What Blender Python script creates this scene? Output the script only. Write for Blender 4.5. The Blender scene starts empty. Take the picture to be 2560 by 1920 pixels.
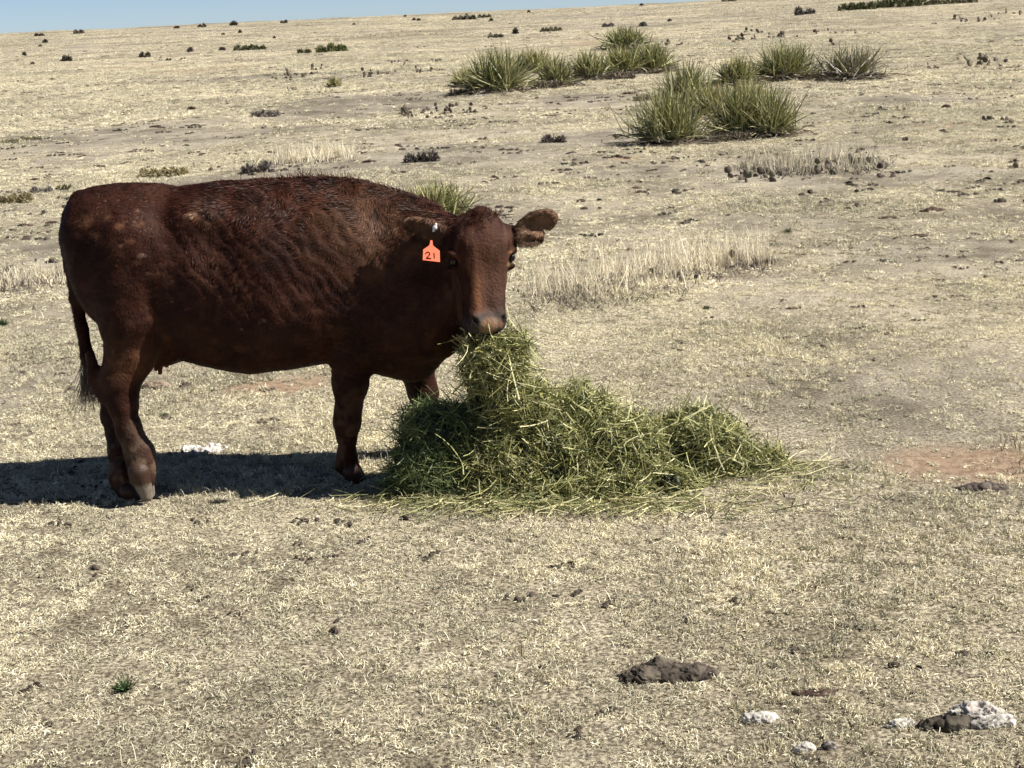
import bpy, math, random
import numpy as np
from mathutils import Matrix, Vector

SC = bpy.context.scene
rng = np.random.default_rng(7)
random.seed(7)

# ------------------------------------------------------------------ camera
CAM = np.array([0.0, 0.0, 1.91])
FPX = 3700.0                       # focal length in pixels of a 2560 px wide frame
PITCH = math.atan(931.0 / FPX)
ROLL = math.radians(2.69)
F = np.array([0, math.cos(PITCH), -math.sin(PITCH)])
R0 = np.array([1.0, 0, 0])
U0 = np.array([0, math.sin(PITCH), math.cos(PITCH)])
R = R0 * math.cos(ROLL) - U0 * math.sin(ROLL)
U = U0 * math.cos(ROLL) + R0 * math.sin(ROLL)
cd = bpy.data.cameras.new('camera')
cam = bpy.data.objects.new('camera', cd)
SC.collection.objects.link(cam)
cd.sensor_width = 36.0
cd.lens = FPX / 2560.0 * 36.0
cd.clip_start = 0.1
cd.clip_end = 2000
m = Matrix.Identity(4)
for i in range(3):
    m[i][0] = R[i]; m[i][1] = U[i]; m[i][2] = -F[i]; m[i][3] = CAM[i]
cam.matrix_world = m
SC.camera = cam

# ------------------------------------------------------------------ world, sun, exposure
SUN_EL, SUN_AZ = math.radians(47), math.radians(95)    # azimuth clockwise from +Y (view direction)
w = bpy.data.worlds.new('World'); SC.world = w; w.use_nodes = True
nt = w.node_tree; nt.nodes.clear()
sky = nt.nodes.new('ShaderNodeTexSky'); sky.sky_type = 'NISHITA'; sky.sun_disc = False
sky.sun_elevation = SUN_EL; sky.sun_rotation = SUN_AZ
sky.altitude = 0; sky.air_density = 0.36; sky.dust_density = 0.15; sky.ozone_density = 0.6
bg = nt.nodes.new('ShaderNodeBackground'); bg.inputs['Strength'].default_value = 0.055
wo = nt.nodes.new('ShaderNodeOutputWorld')
nt.links.new(sky.outputs[0], bg.inputs[0]); nt.links.new(bg.outputs[0], wo.inputs[0])
sl = bpy.data.lights.new('sun', 'SUN'); sl.energy = 5.0; sl.angle = math.radians(0.5); sl.color = (1.0, 0.95, 0.87)
so = bpy.data.objects.new('sun', sl); SC.collection.objects.link(so)
sd = Vector((math.sin(SUN_AZ) * math.cos(SUN_EL), math.cos(SUN_AZ) * math.cos(SUN_EL), math.sin(SUN_EL)))
so.rotation_euler = sd.to_track_quat('Z', 'Y').to_euler()
so.location = (8, -2, 9)
SC.view_settings.view_transform = 'Standard'; SC.view_settings.look = 'None'
SC.view_settings.exposure = 0.92; SC.view_settings.gamma = 1.0; SC.view_settings.use_curve_mapping = False
SC.cycles.max_bounces = 5; SC.cycles.diffuse_bounces = 3
SC.cycles.transparent_max_bounces = 4

# ------------------------------------------------------------------ noise
def _h(ix, iy, iz, seed):
    n = (ix * 73856093) ^ (iy * 19349663) ^ (iz * 83492791) ^ (seed * 2654435761 & 0x7fffffff)
    n = (n ^ (n >> 13)) * 1274126177 & 0x7fffffff
    n = (n ^ (n >> 16)) * 668265263 & 0x7fffffff
    return ((n >> 8) & 0xffff) / 65535.0
def vnoise(p, seed=0):
    p = np.asarray(p, dtype=np.float64)
    i = np.floor(p).astype(np.int64); f = p - i; f = f * f * (3 - 2 * f)
    r = 0
    for a in (0, 1):
        wx = f[..., 0] if a else 1 - f[..., 0]
        for b in (0, 1):
            wy = f[..., 1] if b else 1 - f[..., 1]
            for c in (0, 1):
                wz = f[..., 2] if c else 1 - f[..., 2]
                r = r + wx * wy * wz * _h(i[..., 0] + a, i[..., 1] + b, i[..., 2] + c, seed)
    return r
def fbm(p, oct=3, seed=0):
    s, a, t = 0, 1.0, 0
    for k in range(oct):
        s = s + a * vnoise(np.asarray(p) * 2 ** k, seed + k); t += a; a *= 0.5
    return s / t
def n2(x, y, sc, seed=0, oct=3):
    x = np.asarray(x, float)
    return fbm(np.stack([x * sc, np.asarray(y, float) * sc, np.zeros_like(x) + 0.37], -1), oct, seed)

# ------------------------------------------------------------------ terrain
def terrain(x, y):
    x = np.asarray(x, float); y = np.asarray(y, float)
    q = np.clip((y - 30) / 190.0, 0, None)
    z = np.where(q < 1, 1.86 * q ** 1.5, 1.86 + 2.8 * (q - 1) - 10 * (q - 1) ** 2)
    z = z + (n2(x, y, 1.6, 3) - .5) * .03
    fm = np.clip((y - 9) / 25, 0, 1)
    z = z + fm * (n2(x, y, .3, 5) - .5) * .24
    fl = np.clip((y - 40) / 90, 0, 1)
    z = z + fl * (n2(x, y, .05, 6) - .5) * .7
    return z
def pdir(px, py):
    return F * FPX + R * (px - 1280) - U * (py - 960)
def W(px, py, Y):
    d = pdir(px, py)
    return CAM + d * (Y / d[1])
def G(px, py):
    """the ground point on which something seen at this place of the photograph stands"""
    d = pdir(px, py)
    ys = np.geomspace(2.5, 240, 3000)
    p = CAM[None] + d[None] * (ys / d[1])[:, None]
    below = p[:, 2] < terrain(p[:, 0], p[:, 1])
    k = int(np.argmax(below)) if below.any() else len(ys) - 1
    q = p[k]
    return np.array([q[0], q[1], float(terrain(q[0], q[1]))])
def ppm(Y): return FPX / (Y * math.cos(PITCH) + 1.5 * math.sin(PITCH))

# ------------------------------------------------------------------ mesh helpers
def mk(name, v, faces, mat=None, parent=None, cols=None, smooth=False, link=True):
    """faces: list of int arrays (n,3) or (n,4)"""
    v = np.asarray(v, np.float32)
    if not isinstance(faces, (list, tuple)): faces = [faces]
    me = bpy.data.meshes.new(name)
    me.vertices.add(len(v)); me.vertices.foreach_set('co', v.ravel())
    nl = sum(f.size for f in faces); npoly = sum(len(f) for f in faces)
    me.loops.add(nl); me.polygons.add(npoly)
    me.loops.foreach_set('vertex_index', np.concatenate([f.ravel() for f in faces]).astype(np.int32))
    tot = np.concatenate([np.full(len(f), f.shape[1]) for f in faces])
    st = np.concatenate([[0], np.cumsum(tot)[:-1]]).astype(np.int32)
    me.polygons.foreach_set('loop_start', st)
    if smooth: me.polygons.foreach_set('use_smooth', np.ones(npoly, bool))
    me.update(calc_edges=True); me.validate()
    if cols is not None:
        a = me.color_attributes.new('tint', 'FLOAT_COLOR', 'POINT')
        c = np.ones((len(v), 4), np.float32); c[:, :3] = cols
        a.data.foreach_set('color', c.ravel())
    if mat: me.materials.append(mat)
    o = bpy.data.objects.new(name, me)
    if link: SC.collection.objects.link(o)
    if parent is not None: o.parent = parent
    return o
def tag(o, label=None, cat=None, group=None, kind=None):
    if label: o['label'] = label
    if cat: o['category'] = cat
    if group: o['group'] = group
    if kind: o['kind'] = kind
    return o
def empty(name, loc, label, cat, group=None, rz=0.0):
    o = bpy.data.objects.new(name, None); SC.collection.objects.link(o)
    o.location = loc; o.rotation_euler = (0, 0, rz); o.empty_display_size = .1
    return tag(o, label, cat, group)
def unit(a): return a / np.maximum(np.linalg.norm(a, axis=-1, keepdims=True), 1e-9)
def ribbons(pts, wid, side=None, rg=None):
    """pts (N,K,3), wid (N,K) -> verts, quads; flat strips turned at random about their line"""
    rg = rg or rng
    N, K, _ = pts.shape
    t = unit(np.gradient(pts, axis=1))
    if side is None:
        side = unit(rg.normal(size=(N, 1, 3)))
    s = unit(np.cross(t, np.broadcast_to(side, t.shape)))
    v = np.empty((N, K, 2, 3)); h = wid[..., None] * .5
    v[:, :, 0] = pts - s * h; v[:, :, 1] = pts + s * h
    b = (np.arange(N)[:, None] * K + np.arange(K - 1)[None]) * 2
    q = np.stack([b, b + 1, b + 3, b + 2], -1).reshape(-1, 4)
    return v.reshape(-1, 3), q
def rcols(c, K):
    return np.repeat(c, K * 2, axis=0)
def mixc(a, b, t):
    a = np.array(a); b = np.array(b); return a + (b - a) * np.asarray(t)[:, None]

# ------------------------------------------------------------------ implicit surfaces
class Field:
    def __init__(s, lo, hi, h):
        s.lo = np.array(lo, float); s.h = h
        s.n = np.ceil((np.array(hi) - s.lo) / h).astype(int) + 1
        s.F = np.full(s.n, 0.3, np.float32)
    def box(s, lo, hi):
        a = np.clip(np.floor((np.array(lo) - s.lo) / s.h).astype(int), 0, s.n)
        b = np.clip(np.ceil((np.array(hi) - s.lo) / s.h).astype(int) + 1, 0, s.n)
        ax = [s.lo[i] + s.h * np.arange(a[i], b[i]) for i in range(3)]
        P = np.stack(np.meshgrid(*ax, indexing='ij'), -1).astype(np.float32)
        return (slice(a[0], b[0]), slice(a[1], b[1]), slice(a[2], b[2])), P
    def add(s, sl, d, k):
        c = s.F[sl]
        if k > 0:
            hh = np.clip(.5 + .5 * (c - d) / k, 0, 1)
            s.F[sl] = c + (d - c) * hh - k * hh * (1 - hh)
        else: s.F[sl] = np.minimum(c, d)
    def sub(s, sl, d, k):
        c = s.F[sl]; d = -d
        hh = np.clip(.5 - .5 * (c - d) / k, 0, 1)
        s.F[sl] = c + (d - c) * hh + k * hh * (1 - hh)
    def _ell(s, c, r, rot, k):
        c = np.array(c, float); r = np.array(r, float); m_ = r.max() + k + .03
        sl, P = s.box(c - m_, c + m_)
        q = P - c.astype(np.float32)
        if rot is not None: q = q @ np.array(rot, np.float32)
        k0 = np.sqrt(((q / r) ** 2).sum(-1)); k1 = np.sqrt(((q / r ** 2) ** 2).sum(-1)) + 1e-6
        return sl, k0 * (k0 - 1) / k1
    def ell(s, c, r, k=.03, rot=None):
        sl, d = s._ell(c, r, rot, k); s.add(sl, d, k)
    def ellsub(s, c, r, k=.01, rot=None):
        sl, d = s._ell(c, r, rot, k); s.sub(sl, d, k)
    def cone(s, a, b, ra, rb, k=.03, sy=1.0):
        a = np.array(a, float); b = np.array(b, float); mr = max(ra, rb) * max(sy, 1) + k + .03
        sl, P = s.box(np.minimum(a, b) - mr, np.maximum(a, b) + mr)
        ab = (b - a); L = ab @ ab
        t = np.clip(((P - a) @ ab.astype(np.float32)) / L, 0, 1)
        q = P - (a + t[..., None] * ab)
        q[..., 1] /= sy
        d = np.sqrt((q ** 2).sum(-1)) - (ra + (rb - ra) * t)
        s.add(sl, d.astype(np.float32), k)
    def chain(s, pts, k=.03, sy=1.0):
        for (a, ra), (b, rb) in zip(pts[:-1], pts[1:]): s.cone(a, b, ra, rb, k, sy)
    def mesh(s):
        Fd = s.F; neg = Fd < 0
        nx, ny, nz = Fd.shape
        cnt = np.zeros((nx - 1, ny - 1, nz - 1), np.int8)
        for a in (0, 1):
            for b in (0, 1):
                for c in (0, 1): cnt += neg[a:nx - 1 + a, b:ny - 1 + b, c:nz - 1 + c]
        act = (cnt > 0) & (cnt < 8)
        I = np.argwhere(act); idx = np.full(act.shape, -1, np.int64); idx[act] = np.arange(len(I))
        acc = np.zeros((len(I), 3)); num = np.zeros(len(I))
        for ax in range(3):
            o1, o2 = [k for k in range(3) if k != ax]
            for a in (0, 1):
                for b in (0, 1):
                    p = I.copy(); p[:, o1] += a; p[:, o2] += b
                    q = p.copy(); q[:, ax] += 1
                    fa = Fd[p[:, 0], p[:, 1], p[:, 2]]; fb = Fd[q[:, 0], q[:, 1], q[:, 2]]
                    m_ = (fa < 0) != (fb < 0)
                    t = np.where(m_, fa / np.where(m_, fa - fb, 1), 0)
                    pt = p.astype(float); pt[:, ax] += t
                    acc[m_] += pt[m_]; num[m_] += 1
        v = s.lo + acc / num[:, None] * s.h
        qs = []
        for ax in range(3):
            o1, o2 = [(1, 2), (2, 0), (0, 1)][ax]
            sa = [slice(None)] * 3; sb = [slice(None)] * 3
            sa[ax] = slice(0, -1); sb[ax] = slice(1, None)
            A = neg[tuple(sa)]; B = neg[tuple(sb)]
            E = np.argwhere(A != B)
            ok = (E[:, o1] > 0) & (E[:, o2] > 0) & (E[:, o1] < Fd.shape[o1] - 1) & (E[:, o2] < Fd.shape[o2] - 1)
            E = E[ok]
            def cell(da, db):
                c = E.copy(); c[:, o1] -= da; c[:, o2] -= db
                return idx[c[:, 0], c[:, 1], c[:, 2]]
            q = np.stack([cell(1, 1), cell(0, 1), cell(0, 0), cell(1, 0)], -1)
            fl = A[E[:, 0], E[:, 1], E[:, 2]]
            q[~fl] = q[~fl][:, ::-1]
            qs.append(q)
        return v, np.concatenate(qs)
def vnormals(v, q):
    n = np.cross(v[q[:, 2]] - v[q[:, 0]], v[q[:, 3 % q.shape[1]]] - v[q[:, 1]]) if q.shape[1] == 4 else np.cross(v[q[:, 1]] - v[q[:, 0]], v[q[:, 2]] - v[q[:, 0]])
    N = np.zeros_like(v)
    for k in range(q.shape[1]): np.add.at(N, q[:, k], n)
    return unit(N)

# ------------------------------------------------------------------ materials
def mat_tint(name, rough=.7, spec=.3, var=.25, scale=40, inst=0.0, bump=0.0, bscale=200, transl=0.0, sheen=0.0):
    """procedural: the piece's own pigment (attribute tint) broken up by noise"""
    m_ = bpy.data.materials.new(name); m_.use_nodes = True; t = m_.node_tree; n = t.nodes; n.clear()
    out = n.new('ShaderNodeOutputMaterial'); b = n.new('ShaderNodeBsdfPrincipled')
    b.inputs['Roughness'].default_value = rough; b.inputs['Specular IOR Level'].default_value = spec
    if sheen: b.inputs['Sheen Weight'].default_value = sheen
    at = n.new('ShaderNodeAttribute'); at.attribute_name = 'tint'
    tc = n.new('ShaderNodeTexCoord'); no = n.new('ShaderNodeTexNoise'); no.inputs['Scale'].default_value = scale
    no.inputs['Detail'].default_value = 4
    t.links.new(tc.outputs['Object'], no.inputs['Vector'])
    mr = n.new('ShaderNodeMapRange'); mr.inputs['To Min'].default_value = 1 - var; mr.inputs['To Max'].default_value = 1 + var
    mr.inputs['From Min'].default_value = .3; mr.inputs['From Max'].default_value = .7
    t.links.new(no.outputs['Fac'], mr.inputs['Value'])
    fac = mr.outputs[0]
    if inst:
        oi = n.new('ShaderNodeObjectInfo'); m2 = n.new('ShaderNodeMapRange')
        m2.inputs['To Min'].default_value = 1 - inst; m2.inputs['To Max'].default_value = 1 + inst
        t.links.new(oi.outputs['Random'], m2.inputs['Value'])
        mu = n.new('ShaderNodeMath'); mu.operation = 'MULTIPLY'
        t.links.new(fac, mu.inputs[0]); t.links.new(m2.outputs[0], mu.inputs[1]); fac = mu.outputs[0]
    vm = n.new('ShaderNodeVectorMath'); vm.operation = 'SCALE'
    t.links.new(at.outputs['Color'], vm.inputs[0]); t.links.new(fac, vm.inputs['Scale'])
    t.links.new(vm.outputs[0], b.inputs['Base Color'])
    if bump:
        bn = n.new('ShaderNodeTexNoise'); bn.inputs['Scale'].default_value = bscale; bn.inputs['Detail'].default_value = 5
        t.links.new(tc.outputs['Object'], bn.inputs['Vector'])
        bu = n.new('ShaderNodeBump'); bu.inputs['Strength'].default_value = 1; bu.inputs['Distance'].default_value = bump
        t.links.new(bn.outputs['Fac'], bu.inputs['Height']); t.links.new(bu.outputs[0], b.inputs['Normal'])
    if transl:
        tr = n.new('ShaderNodeBsdfTranslucent'); t.links.new(vm.outputs[0], tr.inputs['Color'])
        mx = n.new('ShaderNodeMixShader'); mx.inputs[0].default_value = transl
        t.links.new(b.outputs[0], mx.inputs[1]); t.links.new(tr.outputs[0], mx.inputs[2]); t.links.new(mx.outputs[0], out.inputs[0])
    else: t.links.new(b.outputs[0], out.inputs[0])
    return m_
M_straw = mat_tint('dry_grass', .6, .3, .15, 30, inst=.22, transl=.2)
def patchy(m_):
    t = m_.node_tree; n = t.nodes; L = t.links
    b = next(x for x in n if x.type == 'BSDF_PRINCIPLED'); src = b.inputs['Base Color'].links[0].from_socket
    g = n.new('ShaderNodeNewGeometry'); f = None
    for sc_, lo_, hi_ in ((.55, .84, 1.12), (3.2, .84, 1.10), (.12, .88, 1.08)):
        no = n.new('ShaderNodeTexNoise'); no.inputs['Scale'].default_value = sc_; no.inputs['Detail'].default_value = 4; L.new(g.outputs['Position'], no.inputs['Vector'])
        mr = n.new('ShaderNodeMapRange'); mr.inputs['From Min'].default_value = .36; mr.inputs['From Max'].default_value = .60
        mr.inputs['To Min'].default_value = lo_; mr.inputs['To Max'].default_value = hi_; L.new(no.outputs['Fac'], mr.inputs['Value'])
        if f is None: f = mr.outputs[0]
        else:
            mu = n.new('ShaderNodeMath'); mu.operation = 'MULTIPLY'; L.new(f, mu.inputs[0]); L.new(mr.outputs[0], mu.inputs[1]); f = mu.outputs[0]
    vm = n.new('ShaderNodeVectorMath'); vm.operation = 'SCALE'; L.new(src, vm.inputs[0]); L.new(f, vm.inputs['Scale'])
    for x in n:
        for i_ in x.inputs:
            if i_.name in ('Base Color',) and i_.is_linked or (x.type == 'BSDF_TRANSLUCENT' and i_.name == 'Color'):
                L.new(vm.outputs[0], i_)
patchy(M_straw)
M_hay = mat_tint('hay', .55, .35, .2, 60, transl=.12)
M_yucca = mat_tint('yucca_leaf', .5, .4, .2, 20, transl=.1)
M_coat = mat_tint('cow_coat', .7, .15, .35, 9, bump=.004, bscale=90)
M_hair = mat_tint('cow_hair', .5, .15, .4, 11)
M_hoof = mat_tint('hoof_horn', .55, .3, .25, 40, bump=.002, bscale=120)
M_dung = mat_tint('dung', .85, .15, .3, 30, bump=.004, bscale=70)
M_pad = mat_tint('cactus_pad', .75, .3, .25, 25, bump=.003, bscale=60)
M_bush = mat_tint('shrub_foliage', .7, .2, .25, 6, transl=.1)
M_rock = mat_tint('pale_stone', .85, .2, .2, 25, bump=.006, bscale=50)

# ------------------------------------------------------------------ ground
red_spots = [(2450, 1155, 270, 50), (700, 966, 150, 22), (540, 172, 120, 9), (320, 172, 70, 6), (1500, 108, 110, 9), (2370, 313, 130, 8), (1560, 395, 60, 6)]
red_w = []
for px, py, hw, hh in red_spots:
    g = G(px, py); e = G(px + hw, py + 0); f_ = G(px, py + hh); b_ = G(px, py - hh)
    red_w.append((g[0], g[1], abs(e[0] - g[0]), max(abs(b_[1] - f_[1]) / 2, .1)))
def red_mask(x, y):
    r = np.zeros_like(x)
    nz = n2(x, y, 3.0, 71) - .5; nb = n2(x, y, .8, 75) - .5
    for cx, cy, rx, ry in red_w:
        d = np.sqrt(((x - cx) / rx) ** 2 + ((y - cy) / ry) ** 2)
        r = np.maximum(r, np.clip(((1.25 if cy < 8 else 1.0) - d + nz * 1.2 + nb * .5) * 1.8, 0, .97 if cy < 20 else .5))
    return r
grey_w = []
for px, py, hw, hh in [(330, 345, 420, 52), (900, 262, 330, 34), (1480, 255, 260, 24), (620, 192, 330, 7), (2350, 640, 330, 60), (1900, 560, 260, 30), (1250, 330, 200, 14),
                       (1950, 950, 420, 55), (2150, 1130, 300, 26), (2250, 250, 260, 16), (2380, 430, 220, 18), (1500, 40, 500, 5)]:
    g = G(px, py); e = G(px + hw, py); f_ = G(px, py + hh); b_ = G(px, py - hh)
    grey_w.append((g[0], g[1], abs(e[0] - g[0]), max(abs(b_[1] - f_[1]) / 2, .1)))
def bare_mask(x, y):
    """0 grassy .. 1 thin grey turf, in patches that lengthen away from the viewer"""
    a = n2(x, y, .55, 21, 4); b = n2(x, y, .09, 23, 3)
    v = .5 * a + .5 * b
    r_ = np.clip((v - .51) * 6 + .05, 0, 1); nz = n2(x, y, 1.4, 73, 4) - .5; nb = n2(x, y, .35, 76, 3) - .5
    for cx, cy, rx, ry in grey_w:
        d = np.sqrt(((x - cx) / rx) ** 2 + ((y - cy) / ry) ** 2)
        r_ = np.maximum(r_, np.clip((1.05 - d + nz * 1.3 + nb * .9) * 1.8, 0, np.where(y < 10, .45, np.where(y < 14, .7, .92))))
    return r_
nrow, ncol = 760, 420
ya = np.concatenate([np.linspace(-40, 2.6, 20)[:-1], np.geomspace(2.6, 330, nrow)])
tt = np.linspace(-1, 1, ncol)
X = (np.sign(tt) * (.36 * np.abs(tt) + .64 * np.abs(tt) ** 4))[None] * (7 + 1.15 * np.abs(ya))[:, None] * (1 + .0 * ya[:, None])
Y = np.repeat(ya[:, None], ncol, 1)
gx, gy = X.ravel(), Y.ravel()
gz = terrain(gx, gy) + (n2(gx, gy, 9, 11) - .5) * .012 * (gy < 14)
nr = len(ya)
ii = (np.arange(nr - 1)[:, None] * ncol + np.arange(ncol - 1)[None]).ravel()
quads = np.stack([ii, ii + 1, ii + ncol + 1, ii + ncol], -1)
rm = red_mask(gx, gy); bm = bare_mask(gx, gy)
gcol = np.stack([rm, bm, np.clip(gy / 100, 0, 1)], -1)
def ground_material():
    m_ = bpy.data.materials.new('prairie_soil'); m_.use_nodes = True; t = m_.node_tree; n = t.nodes; L = t.links; n.clear()
    out = n.new('ShaderNodeOutputMaterial'); b = n.new('ShaderNodeBsdfPrincipled')
    b.inputs['Roughness'].default_value = .9; b.inputs['Specular IOR Level'].default_value = .1
    at = n.new('ShaderNodeAttribute'); at.attribute_name = 'tint'
    sp = n.new('ShaderNodeSeparateColor'); L.new(at.outputs['Color'], sp.inputs[0])
    tc = n.new('ShaderNodeTexCoord')
    def noise(scale, det=5, rgh=.6, sc=(1, 1, 1)):
        mp = n.new('ShaderNodeMapping'); mp.inputs['Scale'].default_value = sc
        L.new(tc.outputs['Object'], mp.inputs[0])
        o = n.new('ShaderNodeTexNoise'); o.inputs['Scale'].default_value = scale; o.inputs['Detail'].default_value = det
        o.inputs['Roughness'].default_value = rgh; L.new(mp.outputs[0], o.inputs['Vector']); return o.outputs['Fac']
    def ramp(f, stops):
        r = n.new('ShaderNodeValToRGB'); e = r.color_ramp.elements
        e[0].position, e[0].color = stops[0][0], (*stops[0][1], 1)
        e[1].position, e[1].color = stops[-1][0], (*stops[-1][1], 1)
        for p_, c_ in stops[1:-1]:
            x = e.new(p_); x.color = (*c_, 1)
        L.new(f, r.inputs[0]); return r.outputs[0]
    def mix(f, a, b_, mode='MIX'):
        x = n.new('ShaderNodeMix'); x.data_type = 'RGBA'; x.blend_type = mode
        if isinstance(f, float): x.inputs[0].default_value = f
        else: L.new(f, x.inputs[0])
        for k, s_ in ((6, a), (7, b_)):
            if isinstance(s_, tuple): x.inputs[k].default_value = (*s_, 1)
            else: L.new(s_, x.inputs[k])
        return x.outputs[2]
    fine = noise(70, 6, .75)
    litter = ramp(fine, [(.37, (.06, .05, .036)), (.48, (.225, .198, .15)), (.56, (.50, .45, .345)), (.70, (.76, .70, .56))])
    grey = ramp(fine, [(.36, (.09, .08, .068)), (.48, (.25, .225, .185)), (.68, (.47, .43, .36))])
    mid = noise(4.5, 6, .7)
    far = noise(.9, 6, .7)
    c = mix(sp.outputs[1], litter, grey)
    c = mix(1.0, c, ramp(mid, [(.33, (.72, .70, .67)), (.5, (.98, .97, .95)), (.66, (1.12, 1.12, 1.1))]), 'MULTIPLY')
    vfar = noise(.16, 5, .6, (.45, 1, 1))
    c = mix(1.0, c, ramp(vfar, [(.36, (.66, .65, .62)), (.5, (.98, .97, .95)), (.62, (1.22, 1.2, 1.15))]), 'MULTIPLY')
    c = mix(1.0, c, ramp(far, [(.36, (.55, .54, .51)), (.47, (.86, .85, .83)), (.56, (1.05, 1.05, 1.04)), (.68, (1.3, 1.29, 1.26))]), 'MULTIPLY')
    red = ramp(noise(25, 6, .7), [(.35, (.18, .12, .08)), (.55, (.34, .245, .165)), (.75, (.46, .37, .26))])
    c = mix(sp.outputs[0], c, red)
    L.new(c, b.inputs['Base Color'])
    bu = n.new('ShaderNodeBump'); bu.inputs['Distance'].default_value = .012; bu.inputs['Strength'].default_value = 1
    L.new(fine, bu.inputs['Height']); L.new(bu.outputs[0], b.inputs['Normal'])
    L.new(b.outputs[0], out.inputs[0]); return m_
ground = mk('ground', np.stack([gx, gy, gz], -1), quads, ground_material(), cols=gcol, smooth=True)
tag(ground, 'dry prairie pasture floor rising to a bare horizon', kind='structure')

# ------------------------------------------------------------------ scattered turf (instanced tufts)
STRAW = [(.82, .75, .55), (.73, .665, .47), (.90, .845, .67), (.60, .54, .385), (.34, .305, .23), (.67, .63, .45)]
def tuft_mesh(name, nb, rad, lmin, lmax, wid, up, curl, pal, seed, K=4, mat=None):
    rg = np.random.default_rng(seed)
    a = rg.uniform(0, 2 * math.pi, nb); r = rad * np.sqrt(rg.uniform(0, 1, nb))
    base = np.stack([r * np.cos(a), r * np.sin(a), np.zeros(nb) - .004], -1)
    L = rg.uniform(lmin, lmax, nb); el = np.clip(rg.normal(up, .35, nb), .02, 1.5); az = rg.uniform(0, 2 * math.pi, nb)
    pts = [base]; p = base.copy()
    for k in range(K - 1):
        d = np.stack([np.cos(el) * np.cos(az), np.cos(el) * np.sin(az), np.sin(el)], -1)
        p = p + d * (L / (K - 1))[:, None]; pts.append(p.copy())
        el = el - curl * rg.uniform(.2, 1, nb); az = az + rg.normal(0, curl * .8, nb)
    pts = np.stack(pts, 1); pts[..., 2] = np.maximum(pts[..., 2], .002)
    pts[:, 0, 2] = -.004
    wd = wid * rg.uniform(.6, 1.3, nb)[:, None] * np.linspace(1, .35, K)[None]
    v, q = ribbons(pts, wd, rg=rg)
    c = np.array(pal)[rg.integers(0, len(pal), nb)] * rg.uniform(.8, 1.15, nb)[:, None]
    return mk(name, v, q, mat or M_straw, cols=rcols(c, K), link=False)
def scatter_object(name, label, P, rot, scl, idx, protos):
    coll = bpy.data.collections.new(name + '_kinds')
    for o in protos: coll.objects.link(o)
    me = bpy.data.meshes.new(name); me.vertices.add(len(P)); me.vertices.foreach_set('co', P.astype(np.float32).ravel())
    for an, ty, d in (('rot', 'FLOAT_VECTOR', rot), ('scl', 'FLOAT_VECTOR', scl), ('kid', 'INT', idx)):
        a = me.attributes.new(an, ty, 'POINT')
        a.data.foreach_set('vector' if ty == 'FLOAT_VECTOR' else 'value', d.astype(np.int32 if ty == 'INT' else np.float32).ravel())
    o = bpy.data.objects.new(name, me); SC.collection.objects.link(o)
    ng = bpy.data.node_groups.new(name, 'GeometryNodeTree')
    ng.interface.new_socket('Geometry', in_out='INPUT', socket_type='NodeSocketGeometry')
    ng.interface.new_socket('Geometry', in_out='OUTPUT', socket_type='NodeSocketGeometry')
    n = ng.nodes; L = ng.links
    gi = n.new('NodeGroupInput'); go = n.new('NodeGroupOutput')
    ip = n.new('GeometryNodeInstanceOnPoints'); ci = n.new('GeometryNodeCollectionInfo')
    ci.inputs['Collection'].default_value = coll; ci.inputs['Separate Children'].default_value = True; ci.inputs['Reset Children'].default_value = True
    ip.inputs['Pick Instance'].default_value = True
    def na(nm, ty):
        x = n.new('GeometryNodeInputNamedAttribute'); x.data_type = ty; x.inputs['Name'].default_value = nm
        return next(s_ for s_ in x.outputs if s_.enabled and s_.name == 'Attribute')
    L.new(gi.outputs[0], ip.inputs['Points']); L.new(ci.outputs[0], ip.inputs['Instance'])
    L.new(na('rot', 'FLOAT_VECTOR'), ip.inputs['Rotation']); L.new(na('scl', 'FLOAT_VECTOR'), ip.inputs['Scale'])
    L.new(na('kid', 'INT'), ip.inputs['Instance Index'])
    L.new(ip.outputs[0], go.inputs[0])
    md = o.modifiers.new('scatter', 'NODES'); md.node_group = ng
    return tag(o, label, kind='stuff')
def sample_zone(y0, y1, dens, margin=1.0):
    A = .36 * (y1 ** 2 - y0 ** 2) + 2 * margin * (y1 - y0)
    N = int(A * dens)
    y = np.sqrt(rng.uniform(y0 ** 2, y1 ** 2, N)); x = rng.uniform(-1, 1, N) * (.37 * y + margin)
    return x, y
def tufts(zones, protos, name, label, smin=.7, smax=1.35, thin=.85, maxtilt=.15, lift=0.0, redthin=.9):
    Ps, Ss = [], []
    for (y0, y1, dens, sc) in zones:
        x, y = sample_zone(y0, y1, dens)
        fine_ = n2(x, y, 16 / max(sc, 1), 91, 2)
        keep = rng.uniform(0, 1, len(x)) * np.clip((fine_ - .40) * 7, .0, 1) > np.maximum(bare_mask(x, y) * thin + .03, red_mask(x, y) * redthin)
        x, y = x[keep], y[keep]
        Ps.append(np.stack([x, y, terrain(x, y) + lift], -1)); Ss.append(np.full(len(x), sc))
    P = np.concatenate(Ps); S = np.concatenate(Ss); N = len(P)
    rot = np.stack([rng.normal(0, maxtilt, N), rng.normal(0, maxtilt, N), rng.uniform(0, 6.283, N)], -1)
    s_ = S * rng.uniform(smin, smax, N)
    hz = rng.uniform(.7, 1.4, N) * (.75 + 1.1 * np.clip((n2(P[:, 0], P[:, 1], 1.3, 97) - .45) * 4, 0, 1))
    scl = np.stack([s_, s_, s_ * hz / np.maximum(1, S) ** .35], -1)
    return scatter_object(name, label, P, rot, scl, rng.integers(0, len(protos), N), protos)
protos = [tuft_mesh('turf_tuft', 36, .017, .008, .022, .0031, 1.0, .8, STRAW, 100 + k) for k in range(8)]
protos += [tuft_mesh('turf_tuft', 40, .045, .012, .038, .0026, .6, .7, STRAW, 120 + k) for k in range(1)]
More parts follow.
